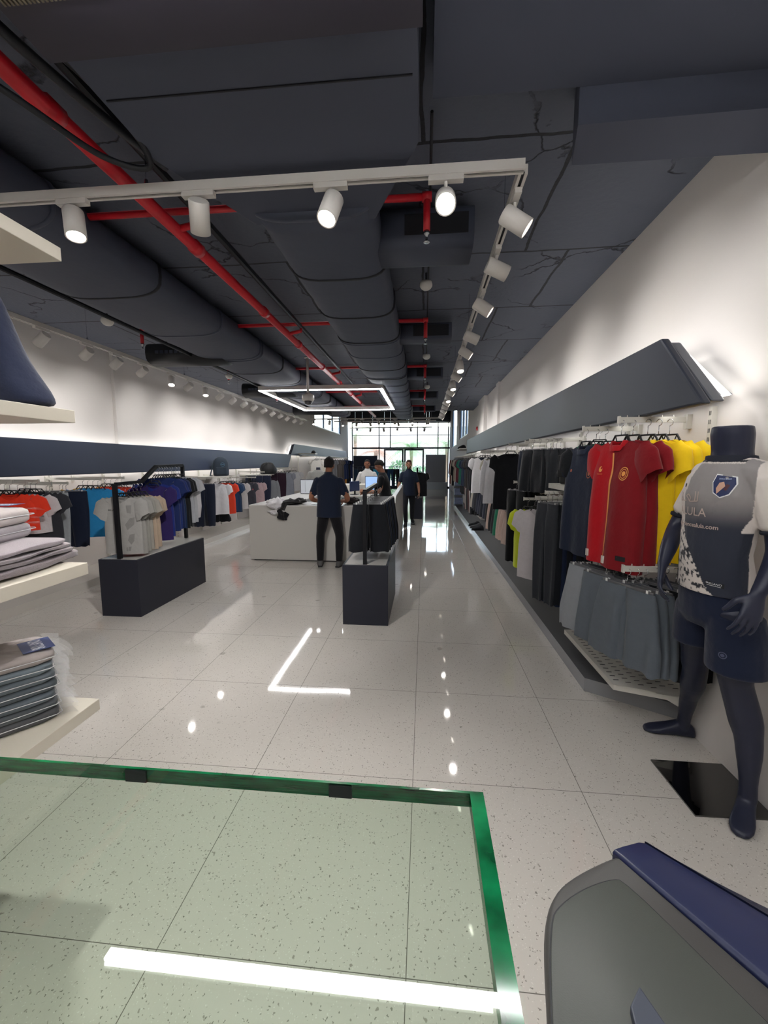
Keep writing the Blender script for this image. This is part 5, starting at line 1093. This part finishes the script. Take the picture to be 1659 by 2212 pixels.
    sh_ = put(me, 'football_shirt', mt, root, o)
    frm = (lat, Vector((0, 0, 1)), Vector((1.42, 2.11, 0)) - Vector(o)); dd = -fw
    pr = lambda polys, m_, nm, off=.003: project(sh_, polys, m_, nm, d=dd, off=off, frame=frm)
    # chest writing, run at a small slope like the photo
    pr(text_polys('ALULA', .056, -.045, 1.437), mat('pale rose print', 'B9A79E', rough=.6), 'lettering')
    ar = stroke([(-.02, 1.535), (-.02, 1.49)], .005) + stroke([(-.005, 1.535), (-.005, 1.49), (-.05, 1.485), (-.06, 1.50), (-.075, 1.51), (-.06, 1.52), (-.045, 1.505), (-.05, 1.485)], .005) + stroke([(-.075, 1.488), (-.125, 1.484)], .005) + stroke([(-.125, 1.484), (-.105, 1.525)], .005) + stroke([(-.10, 1.484), (-.125, 1.53)], .005)
    pr(ar, mat('pale rose print', 'B9A79E'), 'arabic_lettering')
    pr(text_polys('experiencealula.com', .028, -.025, 1.375, bold=.015), mat('pale rose print', 'B9A79E'), 'web_address')
    shp = [(.055, 1.615), (.12, 1.605), (.128, 1.575), (.115, 1.53), (.088, 1.515), (.062, 1.535), (.05, 1.58)]
    cx, cz = .089, 1.567; tri = lambda S, k: [[(cx, cz), (cx + (a[0] - cx) * k, cz + (a[1] - cz) * k), (cx + (b[0] - cx) * k, cz + (b[1] - cz) * k)] for a, b in zip(S, S[1:] + S[:1])]
    pr(tri(shp, 1.08), M_wp, 'crest_border'); pr(tri(shp, .98), mat('crest blue', '1E2A55', rough=.5), 'crest', .0045)
    pr([[(.075, 1.58), (.09, 1.585), (.098, 1.565), (.085, 1.545), (.075, 1.53), (.068, 1.555)]], mat('crest tan', 'C49A86'), 'crest_figure', .006); pr([[(.10, 1.575), (.112, 1.57), (.105, 1.545), (.095, 1.55)]], mat('crest maroon', '4A1A24'), 'crest_detail', .006)
    pr(text_polys('SKILLANO', .009, .09, 1.597, bold=.01), mat('crest pale', 'A9B6D8'), 'crest_lettering', .006)
    pr(disc_(-.1, 1.56, .006, .01), M_bk, 'chest_mark')
    pr([[(.05, 1.125), (.115, 1.12), (.115, 1.098), (.05, 1.103)]], mat('tag black', '0E1016'), 'hem_tag'); pr(text_polys('SKILLANO', .012, .082, 1.114, rot=-.07) + [[(.058, 1.105), (.107, 1.1015), (.107, 1.103), (.058, 1.1065)]], M_wp, 'hem_tag_lettering', .0045)
    pr(strip(-.15, 1.27, -.135, 1.08, .004, .006), M_bk, 'side_stripe')
    # collar
    MB().loft([ell((1.425, 2.10, 1.67), .104, .098, ra), ell((1.422, 2.10, 1.70), .097, .094, ra), ell((1.42, 2.098, 1.703), .086, .084, ra)], cap=False).build('collar', mat('navy rib', '161A28', rough=.8), sh_, True, origin=o)
    for c_, dr, r in ((Vector((1.508, 1.90, 1.375)), Vector((.1, -.1, -1)), .064), (Vector((1.415, 2.40, 1.385)), Vector((-.1, .15, -1)), .062)):
        mm = MB(); q = Vector((0, 0, 1)).rotation_difference(dr.normalized()); mm.lathe([(r * .98, -.008), (r * 1.02, -.004), (r * 1.02, .004), (r * .98, .008)], c_, dr, 24); mm.build('cuff', mat('navy rib', '161A28'), sh_, True, origin=o)
    # shorts
    m = MB()
    m.loft([ell((1.425, 2.12, 1.10), .16, .122, ra), ell((1.43, 2.12, 1.02), .175, .13, ra), ell((1.44, 2.125, .92), .18, .132, ra), ell((1.44, 2.13, .88), .15, .11, ra)])
    m.loft([ell((1.425, 2.215, .96), .10, .115, ra), ell((1.435, 2.235, .86), .105, .12, ra), ell((1.448, 2.25, .74), .108, .122, ra), ell((1.452, 2.255, .735), .10, .115, ra)])
    m.loft([ell((1.46, 2.03, .96), .105, .12, ra), ell((1.462, 2.01, .86), .115, .125, ra), ell((1.47, 2.00, .705), .122, .13, ra), ell((1.47, 2.00, .70), .112, .12, ra)])
    so = put(fuse(m, 'shorts', .006, 16), 'football_shorts', fab('182036'), root, o)
    project(so, ring_(.15, .80, .016, .016, .004) + disc_(.15, .80, .008, .008), mat('dull slate print', '4A5068'), 'round_logo', d=dd, frame=frm)
    # base plate under the front foot
    bp_ = MB().prism([(1.29, 2.30, .001), (1.30, 1.925, .001), (XR - .005, 1.935, .001), (XR - .005, 2.30, .001)], (0, 0, .008)); b = bp_.build('base_plate', mat('black mirror plate', '060607', rough=.02, spec=1, coat=1), root, origin=o)
mannequin()
# ---------------------------------------------------------------- people
SK = {}
def person(name_lab, pos, face, skin, hairc, top, bottom, shoes, H=1.74, arms=None, legs=None, long_sleeve=False, hair=None, pitch=0, lean=0, headf=None, beard=False, collar=False, hands=None, wid=1.0):
    x0, y0 = pos; k = H / 1.74; f = Vector((face[0], face[1], 0)).normalized(); l = Vector((-f.y, f.x, 0)); ra = math.atan2(l.y, l.x); o = (x0, y0, 0)
    root = empty('person', o, 0, name_lab, 'person')
    def Q(a, b, z): return Vector((x0, y0, 0)) + l * a * k + f * b * k + Vector((0, 0, z * k))     # a: to wearer's left
    L = lean
    hipc, wst, cst, nck = Q(0, 0, .93), Q(0, L * .3, 1.08), Q(0, L * .8, 1.30), Q(0, L, 1.47)
    m = MB(); w_ = wid
    m.loft([ell(hipc - Vector((0, 0, .08)), .13 * w_, .1, ra), ell(hipc, .16 * w_, .11, ra), ell(wst, .135 * w_, .1, ra), ell(cst, .16 * w_, .11, ra), ell(Q(0, L * .95, 1.41), .14 * w_, .085, ra), ell(nck, .06, .06, ra)])
    limb(m, [Q(0, L - .005, 1.42), Q(0, L + .0, 1.50), Q(0, L + .02 + pitch * .05, 1.56)], [.058, .054, .055])
    for (s, A) in zip((1, -1), arms):
        limb(m, [Q(s * .15 * w_, L * .95, 1.375), Q(*A[0]), Q(*A[1])], [.048, .043, .03], sub=6)
        hd = hands or {}; d = (Q(*A[1]) - Q(*A[0])).normalized(); fd = A[2] if len(A) > 2 else None
        fdir = (l * fd[0] + f * fd[1] + Vector((0, 0, fd[2]))) if fd else d
        hand(m, Q(*A[1]), fdir, (l * -s * .8 + f * .1 + Vector((0, 0, -.4))), s * (1 if True else -1), .98 * k, .45)
    for (s, G) in zip((1, -1), legs):
        limb(m, [Q(s * .085, 0, .92), Q(*G[0]), Q(*G[1])], [.085, .055, .038], sub=6)
    hf = headf or face; P = head(m, Q(0, L + .035 + pitch * .06, 1.625 - pitch * .02), hf, .98 * k, -pitch)
    put(fuse(m, 'body', .0085, 3), 'body', mat('skin ' + skin, skin, rough=.5, spec=.4), root, o)
    # top
    m = MB(); hz = .80
    m.loft([ell(Q(0, 0, hz), .185 * w_, .135, ra), ell(Q(0, 0, .93), .18 * w_, .13, ra), ell(wst, .165 * w_, .122, ra), ell(cst, .185 * w_, .13, ra), ell(Q(0, L * .95, 1.41), .165 * w_, .10, ra), ell(Q(0, L, 1.475), .085, .075, ra), ell(Q(0, L, 1.49), .064, .064, ra)])
    for (s, A) in zip((1, -1), arms):
        a0 = Q(s * .155 * w_, L * .95, 1.385); el = Q(*A[0]); wr = Q(*A[1])
        if long_sleeve: limb(m, [a0, el, el.lerp(wr, .9)], [.066, .060, .046], sub=6)
        else: limb(m, [a0, a0.lerp(el, .75)], [.066, .063], sub=4)
    shirt = put(fuse(m, 'shirt', .009, 2), 'shirt', fab(top), root, o)
    if collar: MB().loft([ell(Q(0, L, 1.465), .075, .078, ra), ell(Q(0, L, 1.515), .065, .067, ra), ell(Q(0, L, 1.51), .06, .06, ra)], cap=False).build('collar', fab(top), shirt, True, origin=o)
    m = MB(); m.loft([ell(Q(0, 0, .97), .15 * w_, .11, ra), ell(Q(0, 0, .88), .165 * w_, .12, ra), ell(Q(0, 0, .80), .15 * w_, .11, ra)])
    for (s, G) in zip((1, -1), legs):
        hp_ = Q(s * .085, 0, .88); kn = Q(*G[0]); an = Q(*G[1]); limb(m, [hp_, hp_.lerp(kn, .5) + f * .01, kn, kn.lerp(an, .35), kn.lerp(an, .97)], [.10, .088, .070, .067, .054], sub=5)
    put(fuse(m, 'trousers', .009, 2), 'trousers', fab(bottom), root, o)
    for (s, G) in zip((1, -1), legs):
        an = Q(*G[1]); fd = G[2] if len(G) > 2 else (s * .3, 1, 0); d = l * fd[0] + f * fd[1]; mm = MB(); foot(mm, (an.x, an.y, 0), d, 1.12 * k)
        z0 = max(0, an.z - .085); sh = put(fuse(mm, 'shoe', .009, 1), 'shoe', mat('shoe ' + shoes, shoes, rough=.7), root, (x0, y0, -z0))
        mm = MB(); dd = d.normalized(); ll = Vector((-dd.y, dd.x, 0)); mm.prism([Vector((an.x, an.y, 0)) + dd * (v * 1.12) + ll * w for v, w in ((-.07, -.03), (-.075, .03), (.08, .046), (.17, .054), (.225, .03), (.235, 0), (.225, -.03), (.17, -.054), (.08, -.046))], (0, 0, .022)); mm.build('sole', mat('dark sole', '232326'), sh, origin=(x0, y0, 0))
    hr = skull_cap(P, **(hair or {})).build('hair', mat('hair ' + hairc, hairc, rough=.8, bump=1, bscale=140, bdist=.012), root, True, origin=o)
    if beard:
        b = MB(); rg = []
        for i in range(7):
            t = i / 6; rg.append([P((.064 - .03 * t * t) * math.cos(a), .010 + (.066 + .006 * math.sin(t * PI) - .012 * t) * max(0, math.sin(a)) ** .8, -.045 - .072 * t - (.018 * max(0, math.sin(a)) ** 3 if t < .5 else 0)) for a in [PI * q / 14 for q in range(15)]])
        b.loft([r + [P(0, .0, -.05 - .055 * i / 6)] for i, r in enumerate(rg)]); b.build('beard', mat('beard', '241A16', rough=.9), root, True, origin=o)
    eyes(P, root, o)
    br = MB()
    for q in (-1, 1): br.tube([P(q * .014, .096, .020), P(q * .032, .095, .024), P(q * .048, .086, .018)], .0035, 5)
    br.build('eyebrows', mat('hair ' + hairc, hairc), root, True, origin=o)
    return root
st = [((.12, .02, .50), (.14, 0, .09), (.35, 1)), ((-.12, .02, .50), (-.14, 0, .09), (-.35, 1))]
person('man seen from behind in navy polo shirt and black trousers at the counter', (-1.50, 6.50), (0, 1), '9C6A52', '1B1513', '1C2437', '18171B', '5B5A5A', H=1.75,
       arms=[((.29, .03, 1.10), (.16, .27, 1.03), (-.6, .8, -.1)), ((-.29, .03, 1.10), (-.16, .27, 1.03), (.6, .8, -.1))], legs=[((.155, .03, .50), (.155, -.02, .09), (.25, 1)), ((-.155, .03, .50), (-.155, -.02, .09), (-.25, 1))], collar=True, hair=dict(top=.135, back=-.06, low=.0, fade=.016), wid=1.12, pitch=.25)
person('man in white long-sleeved shirt standing behind the counter facing the camera', (-1.48, 10.9), (.1, -1), '8A5A45', '17120F', 'D3D1CE', '2A2C33', '1A1A1C', H=1.74,
       arms=[((.27, .02, 1.12), (.25, .18, .98)), ((-.27, .02, 1.12), (-.25, .18, .98))], legs=st, long_sleeve=True, collar=True, hair=dict(top=.122, low=.02, back=-.05, fade=.006, wfr=.075), wid=1.05)
person('young man in black tee in profile, typing while leaning on the counter wing', (-.75, 8.35), (-1, .06), 'A5715A', '1C1614', '17181C', '131317', '1A1A1C', H=1.72, headf=(-1, -.12), pitch=.42, lean=.08,
       arms=[((.2, .12, 1.12), (.10, .40, 1.13), (-.2, 1, -.1)), ((-.2, .14, 1.10), (-.06, .40, 1.08), (.2, 1, -.1))], legs=[((.10, .25, .52), (.1, .2, .09)), ((-.10, .28, .52), (-.1, .22, .09))], hair=dict(top=.135, low=.02, back=-.03, fade=.014, quiff=.012), wid=.95)
person('bearded man in dark navy polo shirt and black trousers walking towards the camera', (-.40, 11.1), (.04, -1), 'A77860', '4A2E22', '1B2436', '191B22', '17181B', H=1.73, beard=True, collar=True,
       arms=[((.25, -.02, 1.12), (.28, .06, .88), (0, .25, -1)), ((-.25, 0, 1.12), (-.28, .05, .88), (0, .25, -1))], legs=[((.10, -.10, .52), (.10, -.30, .13), (.1, 1)), ((-.09, .12, .50), (-.07, .10, .09), (-.1, 1))], hair=dict(top=.122, low=.015, back=-.05, fade=.008, wfr=.07))
# grey-shirted display torso behind the man at the counter
dt = empty('display_torso', (-2.55, 9.95, .955), rface(.2, -1), 'headless display torso in a grey shirt behind the man at the counter', 'mannequin')
tb = MB(); tb.loft([ell((0, 0, .0), .15, .1), ell((0, 0, .12), .15, .1), ell((0, 0, .38), .19, .12), ell((0, 0, .48), .17, .1), ell((0, 0, .54), .07, .07)]); limb(tb, [(-.18, 0, .46), (-.25, -.02, .3)], [.07, .06]); limb(tb, [(.18, 0, .46), (.25, -.02, .3)], [.07, .06])
put(fuse(tb, 'shirt', .012, 2), 'grey_shirt', fab('8C8B88'), dt); MB().lathe([(.06, .5), (.05, .58), (.05, .60)], n=16).build('neck', mat('satin navy mannequin', '23273A'), dt, True); dt.location.z = .955
MB().box((-.1, -.08, -.0), (.1, .08, .02)).build('base', M_blk, dt)
# ================================================================ near objects
# ---- glass top just under the camera
ZG = 1.45; GX, GY = .042, .261
gt_ = empty('glass_table', (-.55, -.1, 0), 0, 'thick glass table top with green polished edges under the camera', 'table'); o = (-.55, -.1, 0)
M_gt = bpy.data.materials.new('clear table glass'); M_gt.use_nodes = True
n = M_gt.node_tree; n.nodes.clear(); ou = n.nodes.new('ShaderNodeOutputMaterial'); tr = n.nodes.new('ShaderNodeBsdfTransparent'); tr.inputs[0].default_value = (.88, .95, .89, 1); gs_ = n.nodes.new('ShaderNodeBsdfGlossy'); gs_.inputs['Roughness'].default_value = .0; lw = n.nodes.new('ShaderNodeLayerWeight'); lw.inputs['Blend'].default_value = .5; pw = n.nodes.new('ShaderNodeMath'); pw.operation = 'POWER'; pw.inputs[1].default_value = 5; n.links.new(lw.outputs['Facing'], pw.inputs[0]); fr = n.nodes.new('ShaderNodeMath'); fr.operation = 'MULTIPLY_ADD'; fr.inputs[1].default_value = .9; fr.inputs[2].default_value = .045; n.links.new(pw.outputs[0], fr.inputs[0])
mx = n.nodes.new('ShaderNodeMixShader'); n.links.new(fr.outputs[0], mx.inputs[0]); n.links.new(tr.outputs[0], mx.inputs[1]); n.links.new(gs_.outputs[0], mx.inputs[2]); n.links.new(mx.outputs[0], ou.inputs[0])
MB().box((-1.5, -.9, ZG - .010), (GX - .009, GY - .002, ZG)).build('glass_panel', M_gt, gt_, origin=o)
def edgemat():
    m = bpy.data.materials.new('green glass edge'); m.use_nodes = True; n = m.node_tree; p = n.nodes['Principled BSDF']; p.inputs['Roughness'].default_value = .08; p.inputs['Specular IOR Level'].default_value = .8
    tc = n.nodes.new('ShaderNodeTexCoord'); mp = n.nodes.new('ShaderNodeMapping'); mp.inputs['Scale'].default_value = (14, 14, 200); t = n.nodes.new('ShaderNodeTexNoise'); t.inputs['Scale'].default_value = 2.2; t.inputs['Detail'].default_value = 3
    r = n.nodes.new('ShaderNodeValToRGB'); r.color_ramp.elements[0].color = hx('04381F'); r.color_ramp.elements[1].color = hx('0C7A48'); r.color_ramp.elements[0].position = .35; r.color_ramp.elements[1].position = .68
    n.links.new(tc.outputs['Object'], mp.inputs[0]); n.links.new(mp.outputs[0], t.inputs['Vector']); n.links.new(t.outputs['Fac'], r.inputs[0]); n.links.new(r.outputs[0], p.inputs['Base Color']); return m
M_ge = edgemat()
MB().box((-1.5, GY - .002, ZG - .010), (GX, GY, ZG)).box((GX - .009, -.9, ZG - .010), (GX, GY - .002, ZG)).build('polished_edge', M_ge, gt_, origin=o)
edge_refl = MB()  # dark reflections in the glass edge, put in as black strips
for x in (-.205, -.055): edge_refl.box((x - .008, GY - .003, ZG - .0098), (x + .008, GY - .0015, ZG - .001))
edge_refl.build('edge_reflection', M_blk, gt_, origin=o)
MB().box((-1.3, -.8, 0), (-.25, -.35, ZG - .0105)).build('pedestal', mat('white laminate', 'D6D2CB', rough=.4), gt_, origin=o)
# ---- machine housing at the lower right
mh = empty('machine_console', (.4, .3, 0), 0, 'dark grey machine housing with glossy navy rim at the lower right corner', 'machine'); o = (.4, .3, 0); ZM = 1.0
def A(x, y, z=ZM): return at(x, y, Z=z)
M_mh = mat('dark grey soft plastic', '413F3E', rough=.55, bump=.25, bscale=500, bdist=.0006)
M_mp = mat('grey green panel', '3F423E', rough=.5, bump=.3, bscale=600, bdist=.0006)
M_mb = mat('navy glossy rim', '1A2040', rough=.35, spec=.45)
def smoothpoly(pts, it=2):
    P = [Vector(p) for p in pts]
    for _ in range(it):
        N = []
        for a, b in zip(P, P[1:] + P[:1]): N += [a.lerp(b, .25), a.lerp(b, .75)]
        P = N
    return P
outl = [A(1192, 2700), A(1184, 2212), A(1176, 2080), A(1176, 1990), A(1192, 1925), A(1240, 1884), A(1330, 1842), A(1345, 1850), A(1659, 2125), A(2050, 2460), A(2050, 2700)]
OP = smoothpoly(outl, 2); cen = sum(OP, Vector()) / len(OP)
def ins(P, d, dz):
    out = []
    for i, p in enumerate(P):
        a, b = P[i - 1], P[(i + 1) % len(P)]; t = (b - a).normalized(); n_ = Vector((-t.y, t.x, 0))
        if n_.dot(cen - p) < 0: n_ = -n_
        out.append(p + n_ * d + Vector((0, 0, dz)))
    return out
MB().loft([ins(OP, .05, -.12), ins(OP, .012, -.06), ins(OP, 0, -.014), ins(OP, .003, -.004), ins(OP, .008, 0)]).build('housing', M_mh, mh, True, origin=o)
inl = smoothpoly([A(1205, 2660), A(1190, 2212), A(1186, 2090), A(1189, 2000), A(1198, 1966), A(1252, 1924), A(1318, 1900), A(1350, 1903), A(1659, 2212), A(1990, 2540), A(1990, 2660)], 2)
MB().prism([p + Vector((0, 0, .0004)) for p in inl], (0, 0, .0012)).build('seam', M_blk, mh, origin=o)
cen0 = cen; MB().loft([ins(inl, .0018, .0005), ins(inl, .0018, .0022), ins(inl, .003, .003)]).build('cover_panel', M_mp, mh, True, origin=o)
rim = MB(); rings = []
for t in [i / 14 for i in range(15)]:
    l_ = A(lerp(1322, 2250, t), lerp(1842, 2640, t), ZM); r_ = A(lerp(1393, 2300, t), lerp(1817, 2360, t), ZM); m1 = l_.lerp(r_, .3); e = (r_ - l_)
    rings.append([l_ + Vector((0, 0, -.02)), l_ + Vector((0, 0, .002)), l_.lerp(r_, .06) + Vector((0, 0, .006)), m1 + Vector((0, 0, .006)), l_.lerp(r_, .8) + Vector((0, 0, .003)), r_ + Vector((0, 0, -.003)), r_ + e * .1 + Vector((0, 0, -.02)), r_ + e * .02 + Vector((0, 0, -.06)), l_ + Vector((.01, 0, -.06))])
rim.loft(rings); rim.build('navy_rim', M_mb, mh, True, origin=o, bevel=.002)
dk = MB(); rings = []
for t in [i / 14 for i in range(15)]:
    r_ = A(lerp(1393, 2300, t), lerp(1817, 2360, t), ZM - .004); q = A(lerp(1398, 2420, t), lerp(1819, 2310, t ** .9), ZM - .02); rings.append([r_, q, q + Vector((0, 0, -.05)), r_ + Vector((0, 0, -.05))])
dk.loft(rings).build('side_rim', mat('dark navy side', '161A2E', rough=.35), mh, origin=o)
MB().prism([A(1380, 2146, ZM + .003), A(1360, 2190, ZM + .003), A(1372, 2240, ZM + .003), A(1450, 2250, ZM + .003), A(1420, 2205, ZM + .003)], (0, 0, .012)).build('flap', mat('slate flap', '3A3F4C', rough=.5), mh, origin=o, bevel=.002)
MB().loft([ell((.38, .35, 0), .12, .12), ell((.38, .35, .05), .1, .1), ell((.36, .38, .9), .08, .08)]).build('column', M_mh, mh, True, origin=o)
# ---- tiered shelves at the left
us = empty('display_shelving', (-1.8, .85, 0), 0, 'off-white open shelving unit at the left edge', 'shelving'); o = (-1.8, .85, 0)
M_shv = mat('cream laminate', 'C9C2B4', rough=.4, bump=.03, bscale=40)
for z in (.701, 1.276, 1.866, 2.445): MB().box((-2.2, .1, z - .047), (-1.325, 1.5, z)).build('shelf', M_shv, us, origin=o, bevel=.002)
MB().box((-2.22, .1, 0), (-2.2, 1.5, 2.6)).build('side_panel', M_shv, us, origin=o)
# plastic wrapped garments on the bottom shelf
M_plw = bpy.data.materials.new('thin polythene'); M_plw.use_nodes = True
n = M_plw.node_tree; n.nodes.clear(); ou = n.nodes.new('ShaderNodeOutputMaterial'); tr = n.nodes.new('ShaderNodeBsdfTransparent'); gs_ = n.nodes.new('ShaderNodeBsdfGlossy'); gs_.inputs['Roughness'].default_value = .2; df = n.nodes.new('ShaderNodeBsdfDiffuse'); df.inputs[0].default_value = (.8, .8, .8, 1)
m1 = n.nodes.new('ShaderNodeMixShader'); m2_ = n.nodes.new('ShaderNodeMixShader'); m1.inputs[0].default_value = .11; m2_.inputs[0].default_value = .08; n.links.new(tr.outputs[0], m1.inputs[1]); n.links.new(df.outputs[0], m1.inputs[2]); n.links.new(m1.outputs[0], m2_.inputs[1]); n.links.new(gs_.outputs[0], m2_.inputs[2]); n.links.new(m2_.outputs[0], ou.inputs[0])
def pack(pos, rz, w, d, h, col, lab, grp, seed, label=False, puff=1.0):
    root = empty('wrapped_garment', pos, rz, lab, 'packed garment', grp); rr = random.Random(seed); m = MB(); rings = []
    def row_(z, k): return [(-w / 2 * k + (w / 2 * (1 - k)) * 0 + w / 2 * k * sgp(math.cos(2 * PI * q / 36), .35) + 0 * k + 0, d / 2 * k * sgp(math.sin(2 * PI * q / 36), .35), z + .0015 * math.sin(q * 1.7 + seed)) for q in range(36)]
    def R_(z, k): return [(w / 2 * k * sgp(math.cos(2 * PI * q / 36), .35), d / 2 * k * sgp(math.sin(2 * PI * q / 36), .35), z + .0015 * math.sin(q * 1.7 + seed)) for q in range(36)]
    rings = [R_(.001, .93), R_(h * .2, .99), R_(h * .45, 1.0), R_(h * .52, .985), R_(h * .58, 1.0), R_(h * .85, .985), R_(h * .98, .92), R_(h * (1 + .12 * puff), .7), R_(h * (1 + .2 * puff), .4), R_(h * (1 + .22 * puff), .1)]
    m.loft(rings); m.build('folded_garment', fab(col), root, True)
    s = MB(); s.tube([(-w / 2 * 1.005, -d / 2 * .9, h * .55), (-w / 2 * .9, -d / 2 * 1.008, h * .55), (w / 2 * .9, -d / 2 * 1.008, h * .55), (w / 2 * 1.008, -d / 2 * .9, h * .55), (w / 2 * 1.008, d / 2 * .9, h * .55)], .0015, 5).build('bag_seam', mat('white seam', 'D8D8DA', rough=.3), root)
    b = MB(); N = 10      # loose end of the bag
    for zz, xx in ((h * .95, .0), (h * .3, .0)):
        g = [[(w / 2 - .01 + .058 * i / 6 * (1 + .15 * math.sin(j * .7 + seed)), -d / 2 + d * j / N, zz - (.012 * (i / 6) ** 2) + .006 * math.sin(j * .9 + i * .5 + seed) * i / 6) for j in range(N + 1)] for i in range(7)]
        vv = [p for r in g for p in r]; b.add(vv, [(i * (N + 1) + j, i * (N + 1) + j + 1, (i + 1) * (N + 1) + j + 1, (i + 1) * (N + 1) + j) for i in range(6) for j in range(N)])
    b.build('plastic_bag_end', M_plw, root, True)
    if label:
        zt = h * (1 + .215 * puff) + .002; lb = MB(); lx, ly = w / 2 - .045, -.03
        lb.prism([(lx - .05, ly - .065, zt), (lx + .045, ly - .065, zt), (lx + .045, ly + .065, zt), (lx - .05, ly + .065, zt)], (0, 0, .001)); lo = lb.build('blue_label', mat('blue label', '2B3F73', rough=.3), root); lo['label'] = 'blue label with white lettering'
        t = MB(); [t.add([(lx - (w_), ly + u, zt + .0015) for u, w_ in p], [tuple(range(len(p)))]) for p in text_polys('SKILLANO', .055, 0, 0, sx=.44, bold=.02)]
        t.m = [0] * len(t.f); t.build('label_lettering', mat('label white', 'DDE0E8', rough=.4), lo)
    return root
a = at(0, 1597, Z=.703); b = at(145, 1545, Z=.703); dr = (b - a).normalized(); rzp = math.atan2(dr.y, dr.x); bk = Vector((-dr.y, dr.x, 0))
hs = .0375; W_ = .34
for i in range(7):
    c_ = b - dr * W_ / 2 + bk * .13 - dr * (.012 + .003 * (i % 3)); z = .702 + i * hs
    lab = 'blue-labelled pale grey wrapped garment on top of the bottom shelf stack' if i == 6 else '%s wrapped garment in the bottom shelf stack, %s from the bottom' % (['slate grey', 'slate grey', 'blue grey', 'slate grey', 'blue grey', 'blue grey'][i], ORD[i])
    pack((c_.x, c_.y, z), rzp + .03 * math.sin(i * 2.3), W_, .26, hs * .97, ['5A5B5E', '5F6468', '626B72', '5C646A', '6B747B', '717C84', 'A29996'][i], lab, 'wrapped garments on the bottom shelf', i, i == 6, 1 if i == 6 else .05)
# folded throws and two wrapped packs on the shelf above
a = at(0, 1262, Z=1.279); b = at(178, 1203, Z=1.279); dr = (b - a).normalized(); rzt = math.atan2(dr.y, dr.x); bk = Vector((-dr.y, dr.x, 0))
def folded(pos, rz, w, d, h, col, lab, seed):
    m = MB(); rr = random.Random(seed); n = 30; prof = []
    layers = 2; rings = []
    for i in range(17):
        x = -w / 2 + w * i / 16; e = 1 - .12 * (abs(i - 8) / 8) ** 4; rg = []
        for k in range(n):
            t = 2 * PI * k / n; yy = d / 2 * e * sgp(math.cos(t), .5); zz = h / 2 + h / 2 * e * sgp(math.sin(t), .55) * (1 - .10 * math.cos(4 * t)) + .003 * math.sin(x * 24 + seed + k * .3)
            if abs(math.sin(t)) < .12: yy *= .955
            rg.append((x, yy, max(zz, .0)))
        rings.append(rg)
    m.loft(rings); o_ = m.build('folded_throw', mat('knit ' + col, col, rough=.95, sheen=.3, bump=.6, bscale=220, bdist=.003, var=.1, vscale=60), smooth=True); o_.location = pos; o_.rotation_euler = (0, 0, rz); tag(o_, lab, 'folded throw', 'folded throws on the middle shelf')
    return o_
zt = 1.277
for i, h in enumerate((.036, .020, .018, .026)):
    c_ = b - dr * (.20 + (.012 * (i % 2)) + .012 * i) + bk * .15; folded((c_.x, c_.y, zt), rzt + .02 * (-1) ** i, .42 - .015 * i, .30, h, ['837A7E', '8F868A', '9C9397', '9E959A'][i], '%s folded grey throw on the middle shelf, %s' % (['dark', 'thin', 'thin pale', 'soft pale'][i], ['bottom of the pile', 'second from the bottom', 'third from the bottom', 'top of the pile']
[i]), i); zt += h
for i in range(2):
    pack((-1.66, 1.34, zt + i * .058), rzt + .1, .36, .27, .055, ['A09A9E', 'BBB3B1'][i], '%s wrapped pale grey garment on the folded throws' % ['lower', 'upper blue-labelled'][i], 'wrapped garments on the throws', 20 + i, i == 1, 1 if i == 1 else .3)
# navy bag on the upper shelf
bg = empty('tote_bag', (-1.44, 1.37, 1.866), .12, 'slouching navy fabric bag on the upper left shelf', 'bag'); rings = []
for z, x1, t in ((0, .115, .07), (.012, .128, .08), (.05, .118, .085), (.12, .075, .08), (.2, .035, .068), (.3, .005, .05), (.38, -.02, .03), (.4, -.03, .012)):
    x0 = -.2; cx = (x0 + x1) / 2; rx = (x1 - x0) / 2; rings.append([(cx + rx * sgp(math.cos(2 * PI * q / 30), .6), t * sgp(math.sin(2 * PI * q / 30), .8) + .008 * math.sin(q * .9 + z * 18), z) for q in range(30)])
bo_ = MB().loft(rings).build('body', fab('2B3147'), bg, True); sbs = bo_.modifiers.new('s', 'SUBSURF'); sbs.levels = 1; sbs.render_levels = 1
MB().tube([(-.05, -.085, .33), (-.03, -.09, .2), (.0, -.1, .12), (-.02, -.1, .06), (-.06, -.095, .1), (-.07, -.09, .3)], .012, 8).build('strap', fab('161A26'), bg, True)
